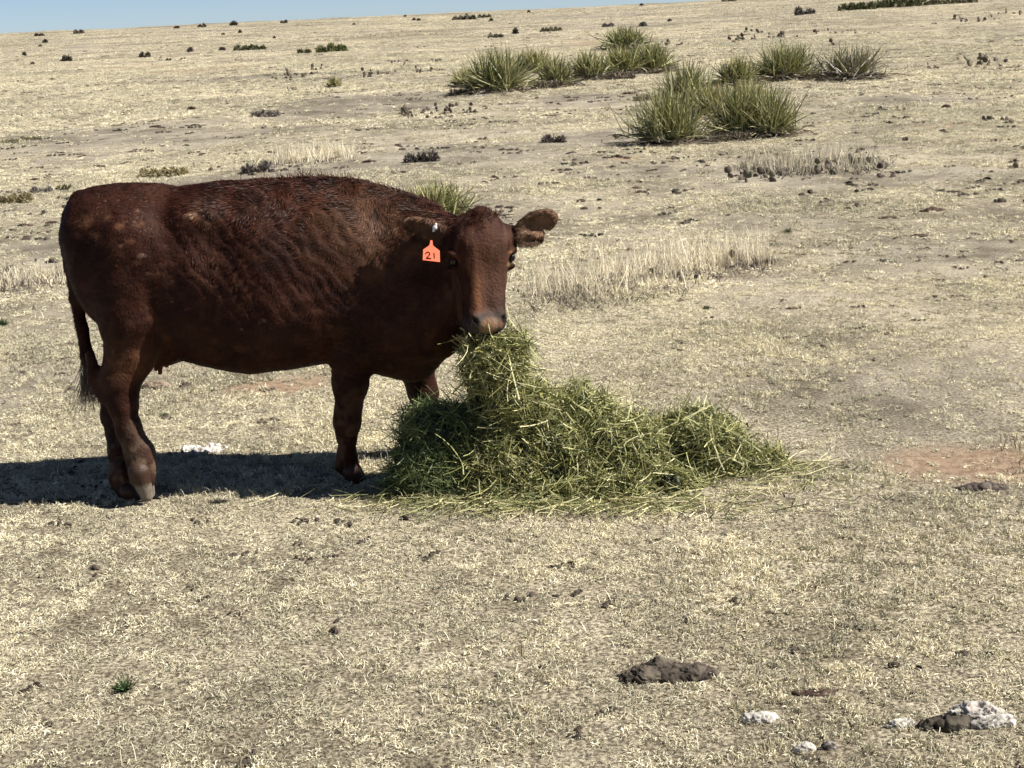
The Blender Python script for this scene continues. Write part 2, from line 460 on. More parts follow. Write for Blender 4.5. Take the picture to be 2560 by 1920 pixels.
tufts([(3.2, 10, 1500, 1.05), (10, 25, 420, 1.8), (25, 70, 52, 3.6), (70, 215, 2.6, 6.5)], protos, 'turf',
      'short curled straw-coloured turf covering the pasture')
# dark litter: chips of dung and dead leaf lying in the turf
def chip_mesh(seed):
    rg = np.random.default_rng(seed); vs, qs, cs = [], [], []; off = 0
    for _ in range(5):
        n = 7; a = np.sort(rg.uniform(0, 6.283, n)); r = rg.uniform(.4, 1, n) * rg.uniform(.008, .02)
        c = rg.normal(0, .02, 2); h = rg.uniform(.004, .011)
        ring = np.stack([c[0] + r * np.cos(a) * 1.6, c[1] + r * np.sin(a), np.full(n, 0.0)], -1)
        top = ring.copy(); top[:, :2] = c + (top[:, :2] - c) * .7; top[:, 2] = h * rg.uniform(.5, 1.2, n)
        apex = np.array([[c[0], c[1], h]]); vs += [ring, top, apex]
        for k in range(n):
            k2 = (k + 1) % n
            qs += [(off + k, off + k2, off + n + k2), (off + k, off + n + k2, off + n + k), (off + n + k, off + n + k2, off + 2 * n)]
        cs.append(np.tile(np.array([.075, .06, .046]) * rg.uniform(.5, 1.5), (2 * n + 1, 1))); off += 2 * n + 1
    return mk('litter_chip', np.concatenate(vs), np.array(qs), M_dung, cols=np.concatenate(cs), link=False)
chips = [chip_mesh(300 + k) for k in range(5)]
x, y = sample_zone(3.2, 12, 8); x2, y2 = sample_zone(12, 60, 2.6); x3, y3 = sample_zone(60, 200, .05)
x = np.concatenate([x, x2, x3]); y = np.concatenate([y, y2, y3])
keep = (n2(x, y, .7, 44) > .45); x, y = x[keep], y[keep]; N = len(x)
sc = np.where(y > 60, 4.5, np.where(y > 12, 2.3, .8)) * rng.uniform(.4, 1.3, N)
scatter_object('litter', 'small dark chips of dung and dead leaf lying in the turf', np.stack([x, y, terrain(x, y) + .006], -1),
               np.stack([np.zeros(N), np.zeros(N), rng.uniform(0, 6.28, N)], -1), np.stack([sc, sc, sc * .9], -1), rng.integers(0, 5, N), chips)

# ------------------------------------------------------------------ the cow
HIDE = np.array([.0255, .0068, .0031])
def build_cow():
    H = .0075
    lo = np.array([-2.02, 5.50, -.02]); hi = np.array([.30, 6.62, 1.42])
    fd = Field(lo, hi, H)
    YC = 6.17
    # trunk: stations (px, top, bottom, half width)
    st = [(165, 560, 640, .05), (172, 525, 680, .10), (183, 503, 715, .14), (200, 482, 765, .19), (245, 466, 815, .235), (300, 460, 850, .262), (350, 460, 872, .272),
          (420, 463, 892, .278), (455, 467, 902, .285), (530, 454, 920, .31), (615, 448, 932, .33), (700, 444, 922, .335),
          (790, 441, 907, .315), (860, 442, 900, .28), (920, 449, 915, .255), (975, 464, 940, .235), (1030, 480, 948, .21),
          (1075, 495, 926, .18), (1105, 510, 880, .13), (1125, 530, 830, .07)]
    S = []
    for px, t_, b_, hw in st:
        p = W(px, (t_ + b_) / 2, YC); zt = W(px, t_, YC)[2]; zb = W(px, b_, YC)[2]
        S.append((p[0], (zt + zb) / 2, (zt - zb) / 2 * .985, hw))
    S = np.array(S)
    sl, P = fd.box((S[0, 0] - .06, YC - .42, .2), (S[-1, 0] + .06, YC + .42, 1.42))
    xs = P[:, 0, 0, 0]
    # smooth interpolation of stations
    def interp(col):
        v = np.interp(xs, S[:, 0], S[:, col]); k = np.ones(9) / 9
        return np.convolve(np.pad(v, 4, mode='edge'), k, 'valid')
    zc, hh, ww = interp(1)[:, None, None], interp(2)[:, None, None], interp(3)[:, None, None]
    zz = (P[..., 2] - zc) / hh
    we = ww * (1 - .16 * np.clip(zz, -1, 1.2) - .10 * np.clip(zz, 0, 1) ** 4)
    e = 2.25
    rr = (np.abs((P[..., 1] - YC) / we) ** e + np.abs(zz) ** e) ** (1 / e)
    d = (rr - 1) * np.minimum(hh, ww) * .92
    endd = np.maximum(S[0, 0] - P[..., 0], P[..., 0] - S[-1, 0])
    d = np.maximum(d, endd)
    fd.add(sl, d.astype(np.float32), 0)
    w_ = W
    # spine, hooks and pins
    fd.ell(w_(330, 482, YC), (.16, .08, .030), .04)
    for s in (-1, 1):
        fd.ell(w_(482, 548, YC + s * .185), (.075, .040, .045), .10)
        fd.ell(w_(185, 590, YC + s * .10), (.05, .045, .06), .06)
        fd.ell(w_(330, 640, YC + s * .20), (.13, .075, .16), .09)      # thigh muscle
        fd.ell(w_(855, 640, YC + s * .185), (.13, .065, .20), .10)     # shoulder
        fd.ell(w_(905, 770, YC + s * .17), (.09, .065, .10), .08)
    fd.ellsub(w_(520, 610, YC - .385), (.09, .10, .10), .12)            # flank hollow
    # near hind leg (raised on its toe)
    fd.chain([(w_(325, 720, 6.02), .150), (w_(333, 800, 5.99), .132), (w_(325, 888, 5.97), .098), (w_(300, 950, 5.95), .080),
              (w_(306, 1008, 5.93), .058), (w_(322, 1075, 5.91), .048), (w_(349, 1132, 5.90), .056), (w_(356, 1168, 5.89), .052), (w_(356, 1195, 5.88), .054)], .035, 1.0)
    fd.cone(w_(238, 945, 5.96), w_(262, 985, 5.95), .030, .036, .04)   # point of hock
    fd.cone(w_(225, 880, 5.98), w_(238, 945, 5.96), .016, .024, .03)
    fd.ell(w_(326, 1158, 5.90), (.02, .018, .014), .01)                # dewclaw
    # far hind leg
    fd.chain([(w_(325, 760, 6.30), .14), (w_(325, 870, 6.26), .10), (w_(285, 965, 6.20), .062), (w_(282, 1040, 6.15), .046),
              (w_(300, 1130, 6.06), .045), (w_(304, 1190, 5.99), .050), (w_(318, 1228, 5.96), .045)], .035, 1.0)
    fd.cone(w_(236, 960, 6.21), w_(268, 990, 6.20), .026, .034, .03)
    # near foreleg
    fd.chain([(w_(868, 770, 6.05), .105), (w_(876, 870, 6.03), .090), (w_(877, 960, 6.03), .072), (w_(871, 1020, 6.03), .053),
              (w_(868, 1055, 6.03), .055), (w_(867, 1090, 6.03), .038), (w_(867, 1132, 6.03), .034), (w_(868, 1158, 6.03), .045), (w_(878, 1182, 6.02), .038)], .03, 1.0)
    fd.ell(w_(846, 1172, 6.03), (.016, .018, .014), .01)
    # far foreleg, stepping forward
    fd.chain([(w_(985, 800, 6.32), .10), (w_(1035, 900, 6.34), .085), (w_(1058, 980, 6.36), .062), (w_(1068, 1030, 6.37), .052),
              (w_(1072, 1075, 6.37), .038), (w_(1075, 1120, 6.37), .040), (w_(1082, 1145, 6.37), .042)], .035, 1.0)
    # udder and belly hair line
    fd.ell(w_(398, 872, 6.14), (.10, .10, .075), .05)
    # neck, swung towards the viewer
    fd.chain([(w_(905, 640, 6.15), .25), (w_(1000, 645, 6.11), .205), (w_(1085, 635, 6.02), .160), (w_(1160, 620, 5.94), .125)], .06, .8)
    fd.chain([(w_(975, 800, 6.10), .225), (w_(1050, 775, 6.00), .195), (w_(1112, 735, 5.95), .152), (w_(1165, 695, 5.94), .10)], .06, .66)
    fd.chain([(w_(1035, 885, 6.08), .105), (w_(1098, 832, 6.00), .088), (w_(1145, 770, 5.95), .06)], .05, .5)
    # head, its face turned a little to the right of the viewer
    HD = .10; YAW = math.radians(22); cy_, sy_ = math.cos(YAW), math.sin(YAW)
    HR = np.array([[cy_, -sy_, 0], [sy_, cy_, 0], [0, 0, 1.0]])
    hu = lambda px, py, Y_: W(px, py, Y_ - HD)
    def h_(px, py, Y_):
        p = W(px, py, Y_ - HD); o_ = W(1213, py, 5.79); d_ = p - o_
        return np.array([o_[0] + d_[0] * cy_ - d_[1] * sy_, 5.79 + d_[0] * sy_ + d_[1] * cy_, p[2]])
    he = lambda c, r_, k: fd.ell(c, r_, k, rot=HR)
    he(h_(1229, 602, 6.005), (.124, .112, .108), .03)
    he(h_(1232, 556, 6.000), (.055, .075, .066), .05)
    fd.cone(h_(1224, 620, 6.00), h_(1218, 760, 5.965), .116, .078, .03)
    for s in (-1, 1):
        fd.chain([(h_(1220 + s * 36, 610, 5.955), .064), (h_(1219 + s * 28, 700, 5.935), .049), (h_(1214 + s * 28, 792, 5.905), .044)], .018)
    he(h_(1214, 808, 5.900), (.090, .066, .056), .02)
    fd.cone(h_(1213, 700, 6.04), h_(1213, 822, 5.955), .085, .055, .03)  # lower jaw
    for s in (-1, 1):
        he(h_(1219 + s * 76, 630, 5.955), (.034, .036, .020), .018)      # brow
        he(h_(1219 + s * 74, 668, 5.960), (.030, .032, .018), .02)       # lower orbit
        fd.ellsub(h_(1219 + s * 84, 648, 5.925), (.020, .022, .015), .010, rot=HR)   # socket
        he(h_(1213 + s * 36, 715, 6.04), (.062, .085, .085), .04)        # cheek
        he(h_(1213 + s * 37, 794, 5.872), (.024, .033, .028), .014)      # nostril wing
        fd.ellsub(h_(1213 + s * 38, 801, 5.836), (.0075, .026, .023), .005,
                  rot=HR @ np.array([[.80, 0, s * .6], [0, 1, 0], [-s * .6, 0, .80]]))    # nostril
    he(h_(1213, 812, 5.845), (.048, .018, .028), .010)
    fd.ellsub(h_(1213, 838, 5.850), (.085, .045, .0045), .005, rot=HR)
    he(h_(1213, 849, 5.905), (.060, .048, .015), .010)
    # ears: cupped blades
    def blade(c, axd, L_, wid, sub=True):
        c = np.array(c); ax = unit(np.array(axd, float))
        n_ = np.array([0.30 * np.sign(ax[0]), -1, -.05]); n_ -= ax * (n_ @ ax); n_ = unit(n_); s_ = np.cross(ax, n_)
        rot = np.stack([ax, n_, s_], -1)
        fd.ell(c, (L_, .024, wid), .010, rot=rot)
        if sub: fd.ellsub(c + ax * L_ * .10 + n_ * .022, (L_ * .80, .021, wid * .74), .008, rot=rot)
        return c, ax, n_, s_
    fd.cone(hu(1268, 592, 6.04), hu(1304, 585, 6.02), .050, .034, .02)
    e1 = blade(hu(1341, 560, 6.01), (.94, .05, .33), .095, .055)
    blade(hu(1325, 598, 6.00), (1, .05, .02), .062, .027)
    fd.ellsub(hu(1368, 580, 6.00), (.022, .05, .006), .006, rot=[[.85, 0, .5], [0, 1, 0], [-.5, 0, .85]])
    fd.cone(hu(1140, 590, 6.06), hu(1105, 580, 6.02), .045, .032, .02)
    e2 = blade(hu(1060, 566, 5.985), (-1, .02, .30), .092, .040)
    # tail
    tl = [(w_(196, 500, YC), .034), (w_(176, 540, YC - .03), .030), (w_(172, 600, YC - .06), .029), (w_(178, 665, YC - .07), .028), (w_(190, 740, YC - .07), .025),
          (w_(205, 820, YC - .08), .024), (w_(218, 890, YC - .11), .026), (w_(222, 925, YC - .12), .016)]
    fd.chain(tl, .02)
    v, q = fd.mesh()
    # keep only cells: relax slightly
    for _ in range(3):
        acc = np.zeros_like(v); c = np.zeros(len(v))
        for a in range(4):
            b = (a + 1) % 4
            np.add.at(acc, q[:, a], v[q[:, b]]); np.add.at(acc, q[:, b], v[q[:, a]])
            np.add.at(c, q[:, a], 1); np.add.at(c, q[:, b], 1)
        v = v * .5 + acc / c[:, None] * .5
    n = vnormals(v, q)
    def blob(px, py, Y_, r):
        d_ = np.linalg.norm((v - W(px, py, Y_)) / np.array(r), axis=1); return np.clip(1.4 - d_, 0, 1)
    # coat relief: curls over ribs, ridges down the foreleg, rough legs
    nearside = np.clip((6.1 - v[:, 1]) * 8, 0, 1)
    r1 = fbm(v * np.array([16, 10, 30]) + 3, 3, 51) - .5
    r2 = fbm(v * np.array([60, 40, 60]), 2, 53) - .5
    wavy = np.sin(v[:, 0] * 95 + v[:, 2] * 70 + 9 * fbm(v * 9, 2, 55))
    ribs = np.clip(blob(690, 640, 5.9, (.42, .3, .30)) * 1.6, 0, 1)
    headm = blob(1210, 680, 5.87, (.16, .2, .26))
    disp = r1 * .008 + r2 * .003 + wavy * .0016 * ribs
    fl = blob(872, 890, 6.0, (.10, .16, .13))
    disp += np.sin(v[:, 2] * 230 + v[:, 0] * 75 + 7 * fbm(v * 10, 2, 57)) * .0026 * np.clip(fl * 1.3, 0, 1)
    disp += (blob(610, 690, 5.88, (.07, .2, .10)) * np.sin(v[:, 2] * 150 - v[:, 0] * 110)) * .003
    v = v + n * (disp * (1 - .85 * np.clip(headm * 1.5, 0, 1)))[:, None]
    # muscle grooves, given as lines on the near side
    dv = v - CAM; dp = dv @ F; PX = 1280 + FPX * (dv @ R) / dp; PY = 960 - FPX * (dv @ U) / dp
    near = np.clip((YC - .02 - v[:, 1]) * 12, 0, 1)
    def line(pl, wid, dep):
        dmin = np.full(len(v), 1e9)
        for (x0, y0), (x1, y1) in zip(pl[:-1], pl[1:]):
            L2 = (x1 - x0) ** 2 + (y1 - y0) ** 2; t = np.clip(((PX - x0) * (x1 - x0) + (PY - y0) * (y1 - y0)) / L2, 0, 1)
            dmin = np.minimum(dmin, np.hypot(PX - x0 - t * (x1 - x0), PY - y0 - t * (y1 - y0)))
        return -dep * np.exp(-(dmin / wid) ** 2) * near
    disp += line([(815, 480), (782, 560), (778, 650), (800, 740), (835, 800)], 26, .020)
    disp += line([(905, 470), (935, 560), (925, 640), (880, 700)], 26, .016)
    disp += line([(925, 690), (942, 790), (938, 900)], 18, .022)
    disp += line([(500, 620), (452, 700), (440, 790), (462, 880)], 28, .018)
    disp += line([(262, 590), (285, 680), (335, 760)], 26, .016)
    disp += line([(340, 760), (300, 850), (265, 905)], 20, .010)
    disp += line([(560, 525), (700, 505)], 26, .006)
    disp += line([(420, 545), (428, 600)], 20, .007)
    disp += line([(850, 800), (835, 880)], 16, .010)
    disp += line([(196, 530), (197, 600), (200, 665)], 9, .014)
    disp -= line([(400, 545), (330, 600), (300, 560)], 24, .008)
    disp -= line([(850, 540), (858, 640), (880, 720)], 24, .010)
    for k in range(7):
        x_ = 585 + k * 32; disp += line([(x_ + 22, 540), (x_ + 6, 640), (x_ - 22, 760)], 12, .0022)
    disp += line([(1165, 640), (1182, 700), (1186, 770)], 12, .006) * 0
    # pigment, and the shade painted on the tagged ear
    nz = fbm(v * 7, 3, 61); nf = fbm(v * np.array([30, 20, 22]), 3, 63)
    col = HIDE[None] * (.55 + .95 * nz)[:, None]
    def tintin(mask, c_):
        nonlocal col
        mm = np.clip(mask, 0, 1)[:, None]; col = col * (1 - mm) + np.array(c_)[None] * mm
    tintin(np.clip((nf - .50) * 3, 0, .5) * nearside, (.058, .022, .011))
    tintin(np.clip((nz - .56) * 4, 0, .5), (.03, .011, .007))
    tintin(blob(925, 570, 5.95, (.22, .3, .2)) * .6 * nf, (.15, .078, .042))       # sun bleached neck
    for (px, py, r_) in ((480, 538, .022), (497, 548, .02), (362, 634, .014), (352, 650, .018), (520, 560, .022), (350, 560, .02), (300, 565, .02), (265, 548, .022), (200, 560, .04), (240, 590, .03), (330, 600, .02)):
        tintin(blob(px, py, 5.93, (r_ * .95, .3, r_ * .5)) * .5 * (.3 + 1.2 * nf), (.15, .07, .036) if (px, py) not in ((480, 538), (362, 634)) else (.42, .27, .18))
    for _ in range(20):
        fx, fy, fr = rng.uniform(190, 760), rng.uniform(500, 830), rng.uniform(.002, .006)
        tintin(blob(fx, fy, 5.93, (fr * 1.6, .3, fr)) * .6, (.20, .12, .07))
    tintin(blob(310, 905, 5.9, (.17, .3, .09)) * .4, (.12, .055, .026))
    leg = np.clip((.40 - v[:, 2]) * 5, 0, 1) * (v[:, 0] < -1.2)
    tintin(leg * np.clip((nf - .38) * 4, .15, .85), (.105, .07, .048))            # dried mud
    legf = np.clip((.5 - v[:, 2]) * 3, 0, 1) * (v[:, 0] > -1.0) * (v[:, 0] < -.4)
    tintin(legf * np.clip((nf - .5) * 4, 0, .5), (.12, .07, .042))
    def hb(px, py, Y_, r_):
        rel = (v - h_(px, py, Y_)) @ HR; return np.clip(1.4 - np.linalg.norm(rel / np.array(r_), axis=1), 0, 1)
    tintin(hb(1235, 660, 5.90, (.07, .2, .14)) * .35, (.11, .052, .032))
    tintin(hb(1190, 735, 5.89, (.018, .2, .09)) * .6, (.20, .085, .035))
    tintin(hb(1232, 745, 5.89, (.05, .2, .10)) * .45, (.125, .072, .055))
    tintin(hb(1213, 814, 5.86, (.110, .12, .046)) * 1.8, (.040, .034, .032))
    tintin(hb(1212, 815, 5.84, (.036, .08, .028)) * 1.4 * (.3 + 1.2 * nf), (.29, .18, .105))
    tintin(hb(1246, 812, 5.84, (.012, .06, .020)) * .9, (.30, .15, .10))
    tintin(hb(1288, 663, 5.93, (.02, .06, .009)) * 1.2, (.40, .23, .13))
    tintin(hb(1288, 632, 5.93, (.02, .06, .008)) * .9, (.22, .11, .06))
    for s in (-1, 1):
        tintin(hb(1213 + s * 38, 802, 5.84, (.010, .05, .017)) * 1.3, (.010, .008, .007))
    tintin(hb(1213, 838, 5.85, (.09, .06, .006)) * 1.3, (.012, .010, .008))
    tintin(np.clip(headm * 1.5, 0, 1) * np.clip((fbm(v * np.array([60, 30, 14]), 3, 66) - .5) * 3, 0, .5), (.10, .048, .028))
    for (c_, ax, n_, s_) in (e1, e2):
        rel = v - c_; a_ = rel @ ax; b_ = rel @ n_; g_ = rel @ s_
        inside = (np.abs(a_) < .088) & (np.abs(g_) < .052) & (n @ n_ > .25) & (np.abs(b_) < .05)
        tintin(inside * (.75 if c_ is e1[0] else .25) * np.clip(.3 + 1.2 * nf, 0, 1), (.19, .11, .065))  # tagged ear gets less tan, its shade put into the colour
    tintin(blob(1385, 550, 5.88, (.03, .1, .03)) * .5, (.20, .10, .055))
    root = empty('cow', (W(620, 1200, YC)[0], YC, 0.0), 'red-brown cow eating hay, an orange tag 21 in its ear', 'cow')
    off = np.array(root.location)
    body = mk('body', v - off, q, M_coat, root, cols=col, smooth=True)
    # ---- hair
    a_, b_, c_, d_ = (v[q[:, k]] for k in range(4))
    area = np.linalg.norm(np.cross(c_ - a_, d_ - b_), axis=1) * .5
    fn = n[q].mean(1); fc = v[q].mean(1)
    vis = (fn[:, 1] < .35)                       # the far flank is never seen
    hd = np.clip(1.3 - np.linalg.norm((fc - W(1210, 680, 5.86)) / np.array([.17, .2, .28]), axis=1), 0, 1)
    pr = area * (vis * 1.0 + .12) * (1 - .1 * hd) * (fc[:, 2] > .1)
    muz = (np.linalg.norm(((fc - h_(1213, 816, 5.86)) @ HR) / np.array([.08, .09, .05]), axis=1) < 1)
    pr = pr * ~muz
    NH = 150000
    pick = rng.choice(len(q), NH, p=pr / pr.sum())
    u1, u2 = rng.uniform(size=(2, NH, 1))
    base = (a_[pick] * (1 - u1) + b_[pick] * u1) * (1 - u2) + (d_[pick] * (1 - u1) + c_[pick] * u1) * u2
    nn = fn[pick]
    flow = np.tile(np.array([-.65, 0, -.75]), (NH, 1))
    hm = hd[pick] > .35
    flow[hm] = np.array([0, 0, -1.0])
    lowleg = base[:, 2] < .55; flow[lowleg] = np.array([-.1, 0, -1.0])
    sw = fbm(base * 8, 2, 77) - .5; sw2 = fbm(base * 8 + 40, 2, 79) - .5
    flow = flow + np.stack([sw * 2.0, sw * .4, sw2 * 2.0], -1) * (1 + 1.2 * np.exp(-(((base[:, 0:1] - W(720, 600, 5.9)[0]) / .35) ** 2))) * (1 - .85 * hm[:, None])
    flow = flow - nn * (flow * nn).sum(1, keepdims=True); flow = unit(flow)
    top = np.clip((nn[:, 2] - .3) * 1.5, 0, 1)
    ln = (.012 + .009 * rng.uniform(size=NH) + .012 * top * (base[:, 0] > -1.35) * (base[:, 0] < -.15)) * (1 - .62 * hm) * np.where(lowleg, .6, 1)
    belly = (nn[:, 2] < -.4) & (base[:, 2] > .45); ln = np.where(belly, ln * 1.3, ln)
    neckm = (base[:, 0] > -.62) & (base[:, 0] < -.12) & (base[:, 2] > .9); ln = np.where(neckm, ln * 1.15, ln)
    lift = (.08 + .16 * rng.uniform(size=NH) + .25 * top * (base[:, 0] > -1.2)) * (1 - .8 * hm)
    d1 = unit(flow + nn * lift[:, None] + rng.normal(0, .10, (NH, 3))); d2 = unit(flow + nn * (lift * .25)[:, None] + rng.normal(0, .18, (NH, 3)))
    p0 = base - nn * .002; p1 = p0 + d1 * (ln * .55)[:, None]; p2 = p1 + d2 * (ln * .5)[:, None]
    pts = np.stack([p0, p1, p2], 1)
    wd = (.0020 + .0010 * rng.uniform(size=NH))[:, None] * np.where(hm, .55, 1)[:, None] * np.array([1, .8, .15])[None]
    hv, hq = ribbons(pts, wd, side=(nn + rng.normal(0, .35, (NH, 3)))[:, None, :])
    vc = col[q[pick, 0]]
    cl_ = np.clip((fbm(base * np.array([38, 30, 38]), 2, 91) - .5) * 1.8 + 1.05, .5, 1.8)
    hc = vc * (rng.uniform(.8, 1.35, NH) * cl_)[:, None]
    mk('coat_hair', hv - off, hq, M_hair, root, cols=rcols(hc, 3))['kind'] = 'stuff'
    # ---- tufts: crown, spine, ear fringe
    def strands(name, bases, dirs, ln, wid, c, bend=.4, K=5, grav=.0, parent=root, mat=M_hair):
        N = len(bases); p = bases.copy(); d = unit(dirs); P_ = [p.copy()]
        cb = rng.normal(0, bend, (N, 3))
        for k in range(K - 1):
            d = unit(d + cb / (K - 1) + np.array([0, 0, -grav / (K - 1)])); p = p + d * (ln / (K - 1))[:, None]; P_.append(p.copy())
        P_ = np.stack(P_, 1); wd = wid * np.linspace(1, .2, K)[None] * np.ones((N, 1))
        vv, qq = ribbons(P_, wd)
        o = mk(name, vv - off, qq, mat, parent, cols=rcols(c, K)); o['kind'] = 'stuff'; return o
    N = 260
    b0 = np.array([W(1205 + rng.normal(0, 26), 536 + abs(rng.normal(0, 7)), 5.88 + rng.normal(0, .03)) for _ in range(N)])
    strands('crown_tuft', b0, np.tile([.25, -.2, .7], (N, 1)) + rng.normal(0, .3, (N, 3)), rng.uniform(.02, .055, N), .0028,
            np.tile([.05, .015, .009], (N, 1)) * rng.uniform(.5, 1.6, (N, 1)), .9)
    N = 420
    xs_ = np.concatenate([rng.normal(785, 55, 230), rng.uniform(640, 1120, 190)])
    tops = np.interp(xs_, [s_[0] for s_ in st], [s_[1] for s_ in st])
    b0 = np.array([W(x_, t_ + 6, YC + rng.normal(0, .02)) for x_, t_ in zip(xs_, tops)])
    strands('back_tuft', b0, np.tile([-.5, 0, .75], (N, 1)) + rng.normal(0, .35, (N, 3)), rng.uniform(.025, .062, N), .0028,
            np.tile([.06, .02, .012], (N, 1)) * rng.uniform(.5, 1.6, (N, 1)), .7)
    N = 500
    tt_ = rng.uniform(0, 1, N)
    b0 = np.array([W(1293 + 55 * k, 614 - 8 * k + rng.normal(0, 3), 5.87 + rng.normal(0, .008)) for k in tt_])
    strands('ear_fringe', b0, np.tile([.1, -.1, -.9], (N, 1)) + rng.normal(0, .3, (N, 3)), rng.uniform(.008, .018, N), .0014,
            np.tile([.16, .10, .065], (N, 1)) * rng.uniform(.5, 1.3, (N, 1)), .5)
    N = 420
    b0 = np.array([W(222 + rng.normal(0, 7), 915 + rng.uniform(-35, 20), YC - .12 + rng.normal(0, .012)) for _ in range(N)])
    strands('tail_switch', b0, np.tile([-.12, 0, -1], (N, 1)) + rng.normal(0, .10, (N, 3)), rng.uniform(.10, .21, N), .0035,
            np.tile([.16, .13, .115], (N, 1)) * rng.uniform(.4, 1.5, (N, 1)), .28, K=7)
    # ---- eyes
    def sphere(name, c, r, colr, mat, parent=root, sc=(1, 1, 1)):
        nu, nv = 16, 10; vs = []
        for i in range(nv + 1):
            for j in range(nu):
                a1 = math.pi * i / nv; a2 = 2 * math.pi * j / nu
                vs.append((c[0] + r * sc[0] * math.sin(a1) * math.cos(a2), c[1] + r * sc[1] * math.sin(a1) * math.sin(a2), c[2] + r * sc[2] * math.cos(a1)))
        vs = np.array(vs); fs = np.array([(i * nu + j, i * nu + (j + 1) % nu, (i + 1) * nu + (j + 1) % nu, (i + 1) * nu + j) for i in range(nv) for j in range(nu)])
        return mk(name, vs - off, fs, mat, parent, cols=np.tile(colr, (len(vs), 1)), smooth=True)
    M_eye = mat_tint('eye', .22, .35, .1, 30)
    for px, py in ((1297, 648), (1141, 648)):
        lc = h_(px, py, 5.945)
        e_ = sphere('eye', lc, .0185, (.012, .007, .005), M_eye, sc=(.9, .9, .9))
        s0 = 1 if px > 1200 else -1
        N = 16; an = rng.uniform(.3, 2.8, N)
        lb = lc[None] + np.stack([np.cos(an) * .016, np.full(N, -.016), np.sin(an) * .013 + .004], -1)
        strands('eyelash', lb, np.tile([s0 * .9, -.5, -.05], (N, 1)) + rng.normal(0, .25, (N, 3)), rng.uniform(.014, .024, N), .0016,
                np.tile([.03, .012, .008], (N, 1)), .2)
    # ---- hooves: two toes each
    def hoof(pt, toe, size, colr, lab=None, pitch=0.0, cut=.0, fat=1.0):
        f2 = Field(pt - np.array([.09, .08, .10]), pt + np.array([.10, .08, .075]), .005)
        ax = unit(np.array(toe, float))
        for s in (-1, 1):
            a0 = pt + np.array([0, s * .022, .028]); b0_ = pt + ax * size + np.array([0, s * .018, 0])
            f2.cone(a0, b0_, .034 * fat, .019 * fat, .012)
        if cut is not None:
            sl_, P_ = f2.box(pt - .2, pt + .2); f2.sub(sl_, (P_[..., 2] - cut).astype(np.float32), .004)
        f2.ellsub(pt + ax * size + np.array([0, 0, -.005]), (.05, .005, .05), .006)
        hv_, hq_ = f2.mesh(); nz_ = fbm(hv_ * 50, 2, 5)
        o = mk('hoof', hv_ - off, hq_, M_hoof, root, cols=np.array(colr)[None] * (.5 + .9 * nz_)[:, None] * (1 - np.clip((hv_[:, 2:3] - pt[2] + .034) * 45, 0, 1)) + np.array([[.045, .022, .014]]) * np.clip((hv_[:, 2:3] - pt[2] + .034) * 45, 0, 1), smooth=True)
        if lab: o['label'] = lab
    hoof(W(353, 1192, 5.872), (.24, 0, -1), .080, (.17, .14, .11), 'pale muddy hoof tipped onto its toe', cut=-.05, fat=1.38)
    hoof(W(324, 1240, 5.945), (.75, 0, -.6), .046, (.10, .072, .055), cut=-.005)
    hoof(W(880, 1190, 6.02), (.85, 0, -.6), .056, (.055, .042, .036), cut=.002, fat=1.08)
    hoof(W(1086, 1150, 6.37), (.85, 0, -.6), .050, (.05, .035, .03), cut=.003)
    # ---- teats
    for px, py, Y_, l_ in ((402, 905, 6.08, 27), (418, 900, 6.12, 14), (392, 903, 6.22, 20)):
        a0 = W(px, py, Y_); b0_ = W(px - 2, py + l_, Y_)
        f2 = Field(np.minimum(a0, b0_) - .03, np.maximum(a0, b0_) + .03, .004)
        f2.cone(a0, b0_, .012, .0095, .004); tv, tq = f2.mesh()
        mk('teat', tv - off, tq, M_coat, root, cols=np.tile([.09, .025, .018], (len(tv), 1)), smooth=True)
    # ---- ear tag with its number
    TY = 5.74
    prof = [(1076, 601), (1081, 601), (1082, 613), (1086, 617), (1099, 627), (1100, 655), (1057, 650), (1058, 624), (1070, 616), (1074, 612)]
    pv = np.array([W(a, b, TY + (a - 1078) * .0011) for a, b in prof]); nrm = np.array([0, .0022, 0]); k = len(prof)
    vv = np.concatenate([pv, pv + nrm]); me = bpy.data.meshes.new('ear_tag')
    me.from_pydata([tuple(x - off) for x in vv], [], [list(range(k))[::-1], list(range(k, 2 * k))] + [[i, (i + 1) % k, k + (i + 1) % k, k + i] for i in range(k)])
    me.update()
    M_tag = mat_tint('orange_plastic', .45, .4, .06, 60)
    a = me.color_attributes.new('tint', 'FLOAT_COLOR', 'POINT'); a.data.foreach_set('color', np.tile([1.0, .21, .115, 1], (2 * k, 1)).ravel().astype(np.float32))
    me.materials.append(M_tag)
    tagob = bpy.data.objects.new('ear_tag', me); SC.collection.objects.link(tagob); tagob.parent = root; tagob['label'] = 'orange ear tag numbered 21'
    M_ink = mat_tint('dark_ink', .6, .2, .1, 60)
    def stroke(name, pl):
        pl = np.array([W(a, b, TY + (a - 1078) * .0011 - .0018) for a, b in pl])[None]
        sv, sq = ribbons(pl, np.full((1, pl.shape[1]), .0054), side=np.array([[[0., 1, 0]]]))
        mk(name, sv - off, sq, M_ink, tagob, cols=np.tile([.09, .012, .008], (len(sv), 1)))
    stroke('digit_two', [(1064, 634.5), (1066, 631.5), (1069.5, 630), (1073, 631.5), (1074, 635), (1072.5, 638.5), (1069, 642), (1065.5, 645.2), (1069, 645.6), (1073, 646), (1078, 646.3)])
    stroke('digit_one', [(1084.5, 632.5), (1084.9, 637), (1085.2, 642), (1085.6, 646.8)])
    # metal clip on the upper edge of the tagged ear
    M_metal = mat_tint('bright_metal', .3, .8, .2, 300)
    ca, cb = W(1084, 577, 5.855), W(1090, 561, 5.855)
